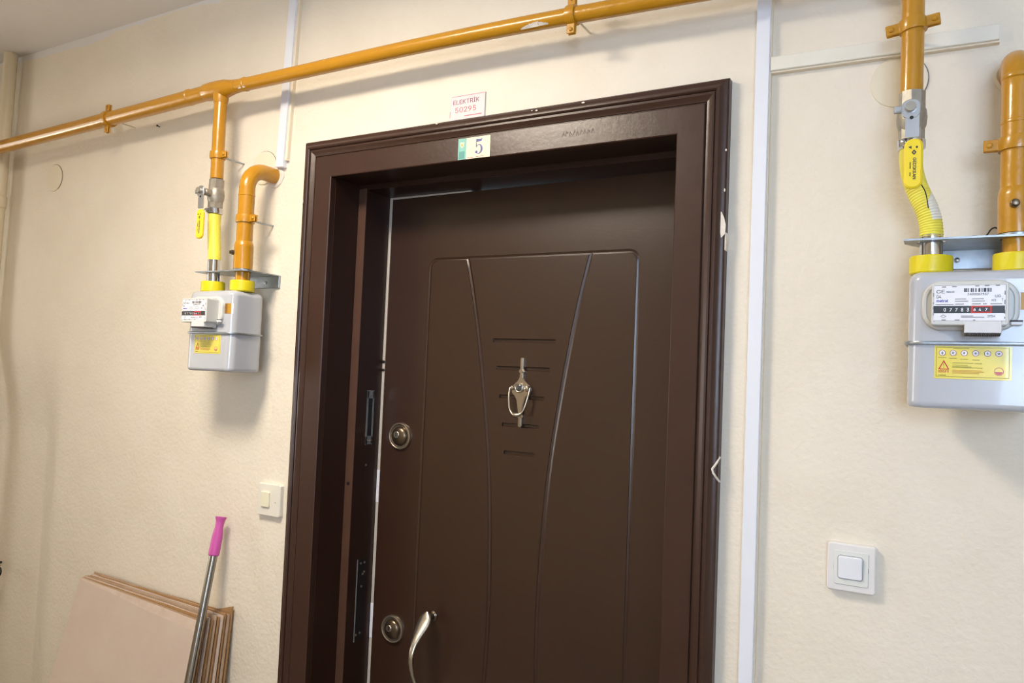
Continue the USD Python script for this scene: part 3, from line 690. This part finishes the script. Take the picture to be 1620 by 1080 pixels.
def wx(c):
    return -0.0472 + (c - 90) * (0.0962 / 1380)


def wz(c):
    return 0.0920 - (c - 65) * (0.0478 / 585)


def wrect(x0, y0, x1, y1):
    return sbox(min(wx(x0), wx(x1)), min(wz(y0), wz(y1)), max(wx(x0), wx(x1)), max(wz(y0), wz(y1)))


wl = obj('warning_label', [flat(sbox(-0.0472, 0.0442, 0.0490, 0.0920), MF, 0.0006)], 'label_yellow', mt, label='yellow warning label on the lower body')
obj('label_border', [flat(wrect(122, 88, 1420, 615).difference(wrect(130, 96, 1412, 607)), WY)], 'green_ink', wl)
cen = [235, 432, 632, 835, 1045, 1240]
disc = [affinity.scale(Point(wx(c), wz(190)).buffer(0.0043, 16), 1, 1) for c in cen]
obj('pictogram_disc', [flat(d, WY) for d in disc], 'white_print', wl)
obj('pictogram_ring', [flat(d.difference(d.buffer(-0.0007)), WY - 0.0002) for d in disc] , 'plum_ink', wl)
pic = []
for c, q in zip(cen, ([(0, .0022), (.0014, 0), (.0008, -.0026), (-.0008, -.0026), (-.0014, 0)], [(-.001, .002), (.0016, .001), (.0008, -.0006), (.0014, -.0024), (-.0006, -.0012), (-.0018, -.0022)], [(-.0014, -.0016), (-.0010, .0016), (.0014, .0018), (.0008, -.0014)], [(0, .0018), (.0016, .0004), (.0010, -.0016), (-.0010, -.0016), (-.0016, .0004)], [(-.0004, .002), (.0010, .0006), (.0004, -.002), (-.0010, -.0006)], [(-.0016, .0010), (.0016, .0014), (.0012, -.0012), (-.0012, -.0016)])):
    pic.append(flat(affinity.translate(Polygon(q), wx(c), wz(190)), WY - 0.0002))
obj('pictogram', pic, 'ink_soft', wl)
tri = Polygon([(wx(265), wz(318)), (wx(162), wz(488)), (wx(368), wz(488))])
obj('warning_triangle', [flat(tri.difference(tri.buffer(-0.0013)), WY), onwall(text('DİKKAT!', 0.0030, True, 0.0133), MX + wx(166), WY, MZ + wz(538))], 'red_ink', wl)
obj('label_text', [flat(wrect(260, 372, 271, 428), WY), flat(wrect(260, 442, 271, 458), WY), onwall(text('metrol', 0.0020, True, 0.0095), MX + wx(170), WY, MZ + wz(598))] + [flat(wrect(a, y, b, y + 10), WY) for a, b, y in ((420, 800, 360), (820, 950, 364), (420, 700, 400), (420, 760, 425), (420, 960, 442), (160, 310, 268), (360, 500, 278), (565, 700, 292), (775, 905, 300), (430, 720, 108))], 'green_ink', wl)
obj('label_text', [flat(wrect(a, y, b, y + 16), WY) for a, b, y in ((420, 950, 488), (420, 980, 512), (420, 900, 536))], 'orange_ink', wl)
rc = Point(wx(1245), wz(500)).buffer(0.0058, 20)
obj('round_mark', [flat(rc.difference(rc.buffer(-0.0007)), WY), flat(rc.buffer(-0.0012).intersection(wrect(1100, 505, 1400, 600)), WY)], 'red_pale', wl)
LMX = -1.6175
dup(mt, 'grey gas meter to the left of the door casing', (LMX, 0, MZ))

# ------------------------------------------------------------------ per meter: bracket, hose, outlet pipe
for side, mx in (('right', MX), ('left', LMX)):
    br = thing('meter_bracket', f'bent galvanised wall bracket above the {side} gas meter', 'bracket', (mx, 0, 1.80))
    pl = Polygon([(mx - 0.092, -0.118), (mx + 0.084, -0.118), (mx + 0.092, -0.108), (mx + 0.092, -0.004), (mx - 0.046, -0.004), (mx - 0.092, -0.085)])
    for s in (-1, 1):
        pl = pl.difference(Point(mx + s * 0.055, NY).buffer(0.0205))
    m = extr(pl, 0.0028); m.apply_translation([0, 0, 1.7985])
    obj('plate', m, 'galv', br)
    obj('wall_flange', bx(mx - 0.046, mx + 0.092, -0.0042, 0.004, 1.768, 1.8013, 0.0008), 'galv', br)
    for dx in (-0.02, 0.045):
        obj('screw', lathe([(0.0045, 0), (0.0042, 0.002), (0.0015, 0.003)], (mx + dx, -0.004, 1.783), (0, -1, 0), 12), 'lever_steel', br)
    if side == 'right':
        ip = [(VX, PY, 1.9478), (VX - 0.0005, PY, 1.932), (-0.0575, PY, 1.905), (-0.0490, PY - 0.001, 1.878), (-0.0385, PY - 0.003, 1.853), (-0.0320, PY - 0.004, 1.828), (mx - 0.055, NY, 1.806)]
    else:
        ip = [(-1.6875, PY, 1.9558), (-1.6875, PY, 1.940), (-1.6860, PY, 1.91), (-1.6815, PY - 0.001, 1.88), (-1.6765, PY - 0.003, 1.858), (-1.6735, PY - 0.0045, 1.845), (mx - 0.055, NY, 1.834)]
    hs = thing('flexible_gas_hose', 'ribbed yellow gas hose bending down to the right meter' if side == 'right' else 'short straight yellow gas hose down to the left meter', 'gas hose', (ip[-1][0], ip[-1][1], 1.776))
    n = 600
    P = spline(ip, n); k = np.arange(n)
    amp = 0.0005 * np.clip((k - 150) / 250, 0, 1) if side == 'right' else 0.00015
    rad = 0.0163 + amp * np.sin(k * 2 * math.pi / 17.0)
    if side == 'right':
        obj('hose', tube(P, rad, 24), 'hose', hs)
        # pale rubbed patch on the outer side of the bend
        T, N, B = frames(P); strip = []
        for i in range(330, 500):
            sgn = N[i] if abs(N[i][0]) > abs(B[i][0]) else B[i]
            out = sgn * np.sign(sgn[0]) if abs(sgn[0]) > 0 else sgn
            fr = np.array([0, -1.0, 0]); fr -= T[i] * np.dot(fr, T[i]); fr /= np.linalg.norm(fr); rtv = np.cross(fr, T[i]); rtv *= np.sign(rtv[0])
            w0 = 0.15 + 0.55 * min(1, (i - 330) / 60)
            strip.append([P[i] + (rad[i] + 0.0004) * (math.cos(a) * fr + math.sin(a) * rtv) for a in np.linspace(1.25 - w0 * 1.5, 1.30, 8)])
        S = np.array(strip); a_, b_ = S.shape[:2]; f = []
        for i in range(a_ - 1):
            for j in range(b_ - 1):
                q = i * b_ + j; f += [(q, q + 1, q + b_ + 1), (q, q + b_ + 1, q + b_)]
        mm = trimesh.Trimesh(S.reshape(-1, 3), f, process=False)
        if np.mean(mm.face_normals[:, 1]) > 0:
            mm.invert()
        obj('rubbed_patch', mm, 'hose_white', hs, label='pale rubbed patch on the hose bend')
    else:
        obj('hose', tube(P, rad, 24), 'hose', hs)
    zb = ip[-1][2]
    obj('ferrule', lathe([(0.0158, zb + 0.004), (0.0160, zb), (0.0160, 1.7800), (0.0160, 1.7760)], (mx - 0.055, NY, 0), n=28), 'chrome', hs)
    # outlet pipe: out of the wall, elbow, down through the bracket
    ox = mx + 0.0545 if side == 'right' else mx + 0.0535
    op = thing('gas_outlet_pipe', f'thick yellow pipe from the wall down to the {side} gas meter', 'pipe', (ox, NY, 1.776))
    top, er = 2.0755 if side == 'right' else 2.0660, 0.052
    c = [(ox, 0.02, top)] + [(ox, NY + er - er * math.sin(a), top - er + er * math.cos(a)) for a in np.linspace(0, math.pi / 2, 12)] + [(ox, NY, 1.95), (ox, NY, 1.868)]
    obj('pipe', tube(c, 0.0212 if side == 'right' else 0.0200, 28), 'yellow', op)
    for zr in ((2.040, 1.972) if side == 'right' else (1.995,)):
        rr_ = 0.0212 if side == 'right' else 0.0200
        obj('weld_ring', lathe([(rr_ - 0.001, zr - 0.004), (rr_ + 0.0007, zr - 0.002), (rr_ + 0.0009, zr), (rr_ + 0.0007, zr + 0.002), (rr_ - 0.001, zr + 0.004)], (ox, NY, 0), n=28), 'yellow', op)
    sl = obj('sleeve', lathe([(0.0200, 1.877), (0.0222, 1.872), (0.0235, 1.866), (0.0238, 1.862), (0.0238, 1.8062), (0.0215, 1.8058)], (ox, NY, 0), n=28), 'yellow', op)
    obj('neck', lathe([(0.0182, 1.8020), (0.0182, 1.7765)], (mx + 0.055, NY, 0), n=24), 'yellow', op)
    obj('lock_ring', lathe([(0.0190, 1.8016), (0.0242, 1.8018), (0.0242, 1.8052), (0.0228, 1.8056)], (mx + 0.055, NY, 0), n=28), 'galv', op)
    obj('test_nipple', [lathe([(0.0062, 0.0), (0.0062, 0.008), (0.0045, 0.009), (0.0045, 0.013), (0.0030, 0.0135)], (ox - 0.004 if side == 'right' else ox - 0.011, NY - (0.0225 if side == 'right' else 0.018), 1.8465), (0.1 if side == 'right' else -0.55, -1, 0), 12)], 'lock_dark', op)
    clamp(f'yellow clamp round the thick outlet pipe above the {side} gas meter', ox, NY, 1.9395 if side == 'right' else 1.934, True, 0.0212 if side == 'right' else 0.0200, ears=(1, 1) if side == 'right' else (0, 1))
    if side == 'right':
        obj('plaster_collar', loft([np.c_[ox + r * np.cos(a) * (1 + 0.06 * np.sin(3 * a)), np.full(32, y), top + r * np.sin(a)] for a in [np.linspace(0, 2 * math.pi, 32, endpoint=False)] for r, y in ((0.030, 0.004), (0.028, -0.001), (0.024, -0.003), (0.021, -0.002))]), 'patch',
            label='plaster collar where the right outlet pipe enters the wall', cat='plaster collar')
    else:
        tm_ = loft([np.c_[ox + r * np.cos(a) * (1 + 0.08 * np.sin(3 * a + 1)), np.full(32, y), top + r * np.sin(a)] for a in [np.linspace(0, 2 * math.pi, 32, endpoint=False)] for r, y in ((0.032, 0.004), (0.030, -0.001), (0.025, -0.004), (0.020, -0.003))])
        obj('plaster_collar', tm_, 'plaster', label='cracked plaster collar where the left outlet pipe enters the wall', cat='plaster collar')
# sealing wire twisted over the right bracket
wire = thing('sealing_wire', 'thin dark sealing wire with a curl on the right meter bracket', 'wire', (0.03, -0.06, 1.803))
obj('wire_strand', tube(spline([(-0.002, -0.075, 1.8032), (0.02, -0.076, 1.8045), (0.035, -0.07, 1.806), (0.044, -0.066, 1.812), (0.049, -0.064, 1.820), (0.054, -0.064, 1.822), (0.058, -0.065, 1.816), (0.055, -0.066, 1.809), (0.048, -0.067, 1.8075)], 50), 0.0011, 8), 'dark_steel', wire)
obj('wire_strand', tube(spline([(0.012, -0.08, 1.8032), (0.03, -0.078, 1.8075), (0.045, -0.074, 1.805), (0.062, -0.07, 1.8035)], 24), 0.0011, 8), 'dark_steel', wire)
hw_ = thing('seal_string', 'thin dark string tied to the lever of the right gas valve', 'string', (-0.046, -0.12, 1.88))
obj('string', tube(spline([(-0.0475, -0.1275, 1.889), (-0.0455, -0.1265, 1.8835), (-0.041, -0.122, 1.876), (-0.037, -0.1215, 1.862), (-0.0345, -0.121, 1.846)], 24), 0.0009, 6), 'ink', hw_)

# ================================================================== TRUNKING, PATCHES, WALL BITS
tr = thing('cable_trunking', 'tall white cable trunking running down beside the right of the door', 'cable trunking', (-0.308, 0, 0))
obj('cover', bx(-0.3215, -0.2965, -0.0150, 0.004, 0.0, 2.611, 0.0012), 'trunk', tr)
obj('base', bx(-0.2968, -0.2945, -0.0090, 0.004, 0.0, 2.611, 0.0004), 'trunk_base', tr)
tr = thing('cable_trunking', 'short level white trunking branching right behind the right drop pipe', 'cable trunking', (-0.12, 0, 2.15))
m = bx(-0.2944, 0.058, -0.0150, 0.004, 2.1300, 2.1555, 0.0012); m.apply_transform(trimesh.transformations.rotation_matrix(math.radians(1.0), [0, 1, 0], [-0.295, 0, 2.143])); m.apply_translation([0, 0, 0.009])
m2 = bx(-0.2944, 0.0586, -0.0100, 0.004, 2.1270, 2.1305, 0.0006); m2.apply_transform(trimesh.transformations.rotation_matrix(math.radians(1.0), [0, 1, 0], [-0.295, 0, 2.143])); m2.apply_translation([0, 0, 0.009])
obj('cover', m, 'trunk_ivory', tr); obj('base', m2, 'trunk_base', tr)
tr = thing('cable_trunking', 'white cable trunking coming down from the ceiling left of the door', 'cable trunking', (-1.53, 0, 2.1))
sh = trimesh.transformations.rotation_matrix(math.radians(2.3), [0, 1, 0], [-1.536, 0, 2.09])
m = bx(-1.5500, -1.5240, -0.0150, 0.004, 2.085, 2.62, 0.0012); m.apply_transform(sh); obj('cover', m, 'trunk', tr)
m = bx(-1.5243, -1.5160, -0.0085, 0.004, 2.103, 2.62, 0.0006); m.apply_transform(sh); obj('base', m, 'trunk_base', tr)
for x, z, r, lab in ((-2.6005, 2.1570, 0.0445, 'round painted wall cover between the left corner and the left meter'), (-1.6080, 2.0930, 0.0450, 'round wall cover half hidden by the left outlet pipe'), (-0.0855, 2.0920, 0.0440, 'round wall cover half hidden by the right drop pipe')):
    c = thing('round_wall_cover', lab, 'wall cover', (x, 0, z))
    y0 = float(dent(np.array([[x]]), np.array([[z]]))[0, 0])
    obj('cover', lathe([(r, -0.003), (r, 0.0022), (r - 0.001, 0.0030), (r * 0.6, 0.0038), (0.002, 0.0042)], (x, y0, z), (0, -1, 0), 40), 'patch', c)
    obj('edge_crack', tube([(x + (r + 0.0006) * math.cos(a), y0 - 0.0006, z + (r + 0.0006) * math.sin(a)) for a in np.linspace(-1.0, 1.9, 30)], 0.0009, 6), 'crack', c)
# nail under the long pipe
obj('nail', lathe([(0.0014, 0.0), (0.0014, 0.010), (0.003, 0.011), (0.003, 0.0125)], (-2.064, 0.003, 2.262), (0.2, -1, 0.1), 10), 'dark_steel', label='small dark nail under the long yellow pipe', cat='nail')
# cream drain pipe in the left corner
dp = thing('drain_pipe', 'cream vertical pipe at the far left rising to the ceiling', 'pipe', (-2.935, -0.030, 0))
obj('pipe', tube([(-2.935, -0.030, 0.0), (-2.908, -0.030, 1.0), (-2.862, -0.030, 2.612)], 0.021, 24), 'cream_pipe', dp)
obj('coupling', lathe([(0.021, 0), (0.0238, 0.003), (0.0238, 0.040), (0.021, 0.043)], (-2.8765, -0.030, 2.070), n=24), 'cream_pipe', dp)
# black hook at the left picture edge
hk = thing('wall_hook', 'small black curled hook at the far left edge', 'hook', (-2.767, 0, 0.845))
hp = [(-2.7440 + 0.0185 * math.cos(a), -0.020, 0.8455 + 0.0170 * math.sin(a)) for a in np.linspace(0.75, -3.2, 26)]
obj('hook_ring', tube(hp, 0.0042, 12), 'black', hk)
obj('hook_stem', tube([hp[-1], (hp[-1][0] - 0.030, -0.016, hp[-1][2] + 0.004), (hp[-1][0] - 0.060, 0.030, hp[-1][2] + 0.006)], 0.0042, 12), 'black', hk)
# plaster slip on the right casing edge, bent white tie
ps = [onwall(extr(Polygon([(0.002, 0), (0.0075, 0.006), (0.0085, 0.022), (0.0050, 0.036), (0.0005, 0.046), (-0.0035, 0.044), (-0.0015, 0.032), (-0.0035, 0.020), (0.0005, 0.012)]).buffer(0.001), 0.0016), -0.3750, -0.0190, 1.838),
      onwall(extr(Polygon([(0, 0), (0.003, 0.004), (0.004, 0.02), (0.002, 0.035), (0.0005, 0.025)]).buffer(0.0006), 0.0165), -0.3690, -0.0005, 1.812)]
obj('plaster_smear', ps, 'plaster', label='white plaster smear on the right edge of the door casing', cat='plaster smear')
tie = obj('bent_tie', tube([(-0.3655, -0.012, 1.4340), (-0.3700, -0.0215, 1.4215), (-0.3755, -0.0255, 1.4125), (-0.3735, -0.0260, 1.4060), (-0.3690, -0.0235, 1.3985), (-0.3650, -0.013, 1.3890)], 0.0021, 8), 'plaster', label='bent white cable tie sticking out at the right casing edge', cat='cable tie')

# ================================================================== SWITCHES
def switch(label, x0, x1, z0, z1, key, mats, wide_key):
    cx, cz, w, h = (x0 + x1) / 2, (z0 + z1) / 2, x1 - x0, z1 - z0
    s = thing('wall_switch', label, 'switch', (cx, 0, cz))
    obj('back_plate', onwall(plate(w, h, 0.006, [(0.0006, -0.004), (0.0004, 0.003), (0, 0.0045), (0.0005, 0.0085), (0.0025, 0.0105), (0.0040, 0.0108)]), cx, 0, cz), mats[0], s)
    if wide_key:
        obj('insert', onwall(plate(w * 0.70, h * 0.70, 0.003, [(0, 0.0100), (0, 0.0116), (0.0008, 0.0122)]), cx, 0, cz), mats[1], s)
    kx, kz, kw, kh = key
    K_ = onwall(plate(kw, kh, 0.004, [(0, 0.008), (0, 0.0145), (0.0012, 0.0160), (0.0025, 0.0163)]), cx + kx, 0, cz + kz)
    K_.apply_transform(trimesh.transformations.rotation_matrix(math.radians(3.0), [1, 0, 0], [cx, -0.0145, cz]))
    obj('rocker', K_, mats[2], s)
    if wide_key:
        obj('rocker_gap', onwall(plate(kw + 0.0022, kh + 0.0022, 0.005, [(0, 0.0118), (0, 0.01235)]), cx + kx, 0, cz + kz), 'ink_soft', s)
        for sx in (-1, 1):
            obj('release_slot', onwall(extr(sbox(-0.0005, -0.0035, 0.0005, 0.0035), 0.0003), cx + sx * w * 0.352, -0.0105, cz), 'ink', s)
    else:
        obj('lamp_dot', lathe([(0.0016, 0), (0.001, 0.0006)], (cx + 0.024, -0.0107, cz - 0.004), (0, -1, 0), 10), 'ink_soft', s)


switch('white square rocker switch on the wall right of the trunking', -0.1800, -0.1035, 1.2275, 1.3080, (-0.001, 0.001, 0.0375, 0.0375), ('switch', 'switch_insert', 'switch_key'), True)
switch('small ivory bell switch on the wall just left of the door casing', -1.5540, -1.4720, 1.1800, 1.2635, (-0.009, 0.0015, 0.030, 0.040), ('switch_old', 'switch_old', 'switch_old_key'), False)

# ================================================================== SIGNS
st_ = thing('electricity_sticker', 'small white sticker with red numbers on the wall above the door casing', 'sticker', (-0.9625, 0, 2.17))
obj('paper', onwall(extr(sbox(-1.0100, 2.1375, -0.9150, 2.1990), 0.0006), 0, -0.0002, 0), 'sticker', st_)
SYk = -0.0009
obj('lettering', [onwall(text('ELEKTRİK', 0.0098, False, 0.070), -1.0005, SYk, 2.1785)], 'plum_ink', st_)
obj('lettering', [onwall(text('50295', 0.0118, False, 0.056), -0.9945, SYk, 2.1592), onwall(extr(sbox(-0.9695, 2.1490, -0.9225, 2.1508), 0.0003), 0, SYk, 0), onwall(extr(sbox(-1.0050, 2.1964, -0.9165, 2.1972), 0.0003), 0, SYk, 0), onwall(extr(sbox(-1.0088, 2.1500, -1.0076, 2.1640), 0.0003), 0, SYk, 0)], 'red_pale', st_)
np_ = thing('number_plate', 'cream and teal door number plate with a blue 5 on the casing head', 'sign', (-0.9245, -0.024, 2.065))
PYn = -0.0226
obj('plate', onwall(extr(sbox(-0.9660, 2.0415, -0.8820, 2.0890), 0.0012), 0, PYn, 0), 'plate_cream', np_)
obj('teal_band', onwall(extr(sbox(-0.9660, 2.0415, -0.9445, 2.0890), 0.0002), 0, PYn - 0.0012, 0), 'teal', np_)
obj('dark_square', onwall(extr(sbox(-0.9632, 2.0440, -0.9480, 2.0600), 0.0002), 0, PYn - 0.0014, 0), 'teal_dark', np_)
sh_ = Polygon([(-0.0050, 0.006), (0.0050, 0.006), (0.0048, -0.001), (0.0028, -0.0048), (0, -0.0068), (-0.0028, -0.0048), (-0.0048, -0.001)])
obj('emblem', onwall(extr(affinity.translate(sh_, -0.9555, 2.0745), 0.0002), 0, PYn - 0.0014, 0), 'plate_cream', np_)
obj('emblem', onwall(extr(affinity.translate(affinity.scale(sh_, 0.45, 0.45, origin=(0, 0)), -0.9555, 2.0738), 0.0002), 0, PYn - 0.0016, 0), 'gold', np_)
outer = affinity.scale(Point(0, 0).buffer(1, 40), 0.285, 0.315); outer = affinity.translate(outer, -0.01, 0.315)
inner = affinity.translate(affinity.scale(Point(0, 0).buffer(1, 40), 0.175, 0.275), -0.045, 0.318)
bowl = outer.difference(inner).difference(Polygon([(-0.5, 0.10), (-0.06, 0.10), (-0.06, 0.56), (-0.5, 0.56)]))
ball = Point(-0.195, 0.135).buffer(0.088)
stem = sbox(-0.245, 0.46, -0.200, 0.95).union(Polygon([(-0.245, 0.46), (-0.20, 0.46), (-0.06, 0.60), (-0.08, 0.63)]))
flag = Polygon([(-0.245, 0.80), (0.16, 0.82), (0.225, 1.02), (0.195, 1.02), (0.13, 0.97), (-0.245, 0.99)])
five = affinity.translate(affinity.scale(bowl.union(ball).union(stem).union(flag), 0.0335, 0.0335, origin=(0, 0)), -0.9105, 2.0505)
obj('numeral', onwall(extr(five, 0.0003), 0, PYn - 0.0012, 0), 'five_blue', np_)
obj('small_print', [onwall(extr(sbox(a, 2.0438, b, 2.0452), 0.0002), 0, PYn - 0.0012, 0) for a, b in ((-0.9405, -0.9340), (-0.9325, -0.9250), (-0.9180, -0.9110), (-0.9090, -0.8970))], 'red_pale', np_)

# ================================================================== CARDBOARD AND MOP
NB = 11
ORD = ('first', 'second', 'third', 'fourth', 'fifth', 'sixth', 'seventh', 'eighth', 'ninth', 'tenth', 'last')


def sheet(t, jit):
    """t 0 = against the wall, 1 = front; corners in world"""
    tl = np.array([-2.2185 - 0.014 * t + jit[0], -0.010 - 0.040 * t, 0.9215 - 0.0065 * t + jit[1]])
    trr = np.array([-1.6265 - 0.0385 * t + jit[2] * 0.5, -0.007 - 0.073 * t, 0.915 - 0.012 * t + jit[3]])
    bl = np.array([-2.178 + jit[0], -0.215 - 0.105 * t, 0.002])
    br_ = np.array([-1.6245 - 0.030 * t + jit[2] * 0.5, -0.085 - 0.140 * t, 0.002])
    return bl, br_, trr, tl


def board(t, th, jit, nu=10, nv=8, seed=0):
    bl, br_, trr, tl = sheet(t, jit); g = np.random.default_rng(seed)
    F = np.zeros((nv + 1, nu + 1, 3))
    for j in range(nv + 1):
        for i in range(nu + 1):
            u, v = i / nu, j / nv
            F[j, i] = (1 - v) * ((1 - u) * bl + u * br_) + v * ((1 - u) * tl + u * trr)
            if j == nv:
                F[j, i, 2] += g.normal(0, 0.0006) + (0.016 if seed == 0 and i == nu else 0)
    Bk = F + np.array([0, th, 0])
    nn = (nu + 1) * (nv + 1); v = np.vstack([F.reshape(-1, 3), Bk.reshape(-1, 3)]); f = []
    W = nu + 1
    for j in range(nv):
        for i in range(nu):
            q = j * W + i; f += [(q, q + 1, q + W + 1), (q, q + W + 1, q + W), (nn + q, nn + q + W + 1, nn + q + 1), (nn + q, nn + q + W, nn + q + W + 1)]
    for j in range(nv):
        for i0, s in ((0, 1), (nu, -1)):
            q = j * W + i0; a = [(q, q + W, nn + q + W), (q, nn + q + W, nn + q)]
            f += a if s > 0 else [x[::-1] for x in a]
    for i in range(nu):
        for j0, s in ((0, -1), (nv, 1)):
            q = j0 * W + i; a = [(q, q + 1, nn + q + 1), (q, nn + q + 1, nn + q)]
            f += a if s > 0 else [x[::-1] for x in a]
    return trimesh.Trimesh(v, f, process=False), F


for k in range(NB):
    t = k / (NB - 1)
    jit = rng.normal(0, 1, 4) * np.array([0.005, 0.0022, 0.0035, 0.0025])
    if k == 0:
        jit = np.array([0.02, -0.008, 0.0, 0.0])
    if k == NB - 1:
        jit = np.array([0, 0, 0, 0.0])
    lab = 'pale faced cardboard sheet at the front of the leaning stack' if k == NB - 1 else 'brown cardboard sheet against the wall, its corner standing above the stack' if k == 0 else f'brown cardboard sheet, {ORD[NB - 1 - k]} from the front of the leaning stack'
    m, Fr = board(t, 0.0028, jit, seed=k)
    c = thing('cardboard_sheet', lab, 'cardboard sheet', tuple(Fr[0].mean(0)), group='cardboard sheets leaning on the wall')
    obj('sheet', m, 'card_face' if k == NB - 1 else ('card_brown', 'card_mid', 'card_brown', 'card_face')[k % 4] if k else 'card_brown', c)
    if k == NB - 1:
        e = Fr[-1]; dn = Fr[-2] - Fr[-1]; dn /= np.linalg.norm(dn, axis=1, keepdims=True)
        wd = np.interp(np.arange(len(e)), [0, 3, 6, 10], [0.004, 0.010, 0.020, 0.026])[:, None]
        v = np.vstack([e, e + dn * wd]) + [0, -0.0005, 0]; n = len(e); f = []
        for i in range(n - 1):
            f += [(i, n + i, n + i + 1), (i, n + i + 1, i + 1)]
        mm = trimesh.Trimesh(v, f, process=False)
        if mm.face_normals[0][1] > 0:
            mm.invert()
        obj('worn_edge', mm, 'card_top', c, label='pale worn strip along the top of the sheet')
mop = thing('mop_handle', 'steel mop handle with a magenta grip leaning over the cardboard', 'mop handle', (-1.604, -0.305, 0))
top_, bot_ = np.array([-1.6628, -0.030, 1.1630]), np.array([-1.5900, -0.300, 0.0])
d_ = (top_ - bot_) / np.linalg.norm(top_ - bot_); Ln = np.linalg.norm(top_ - bot_)
obj('pole', tube([bot_ + d_ * s for s in np.linspace(0, Ln - 0.05, 12)], 0.0105, 32), 'steel_tube', mop)
gp_ = [(0.100, 0.0118), (0.097, 0.0138), (0.085, 0.0140), (0.052, 0.0136), (0.040, 0.0122), (0.028, 0.0106), (0.015, 0.0108), (0.008, 0.0122), (0.003, 0.0140), (0.0, 0.0138)]
obj('grip', tube([top_ - d_ * s for s, r in gp_], [r for s, r in gp_], 24), 'magenta', mop)
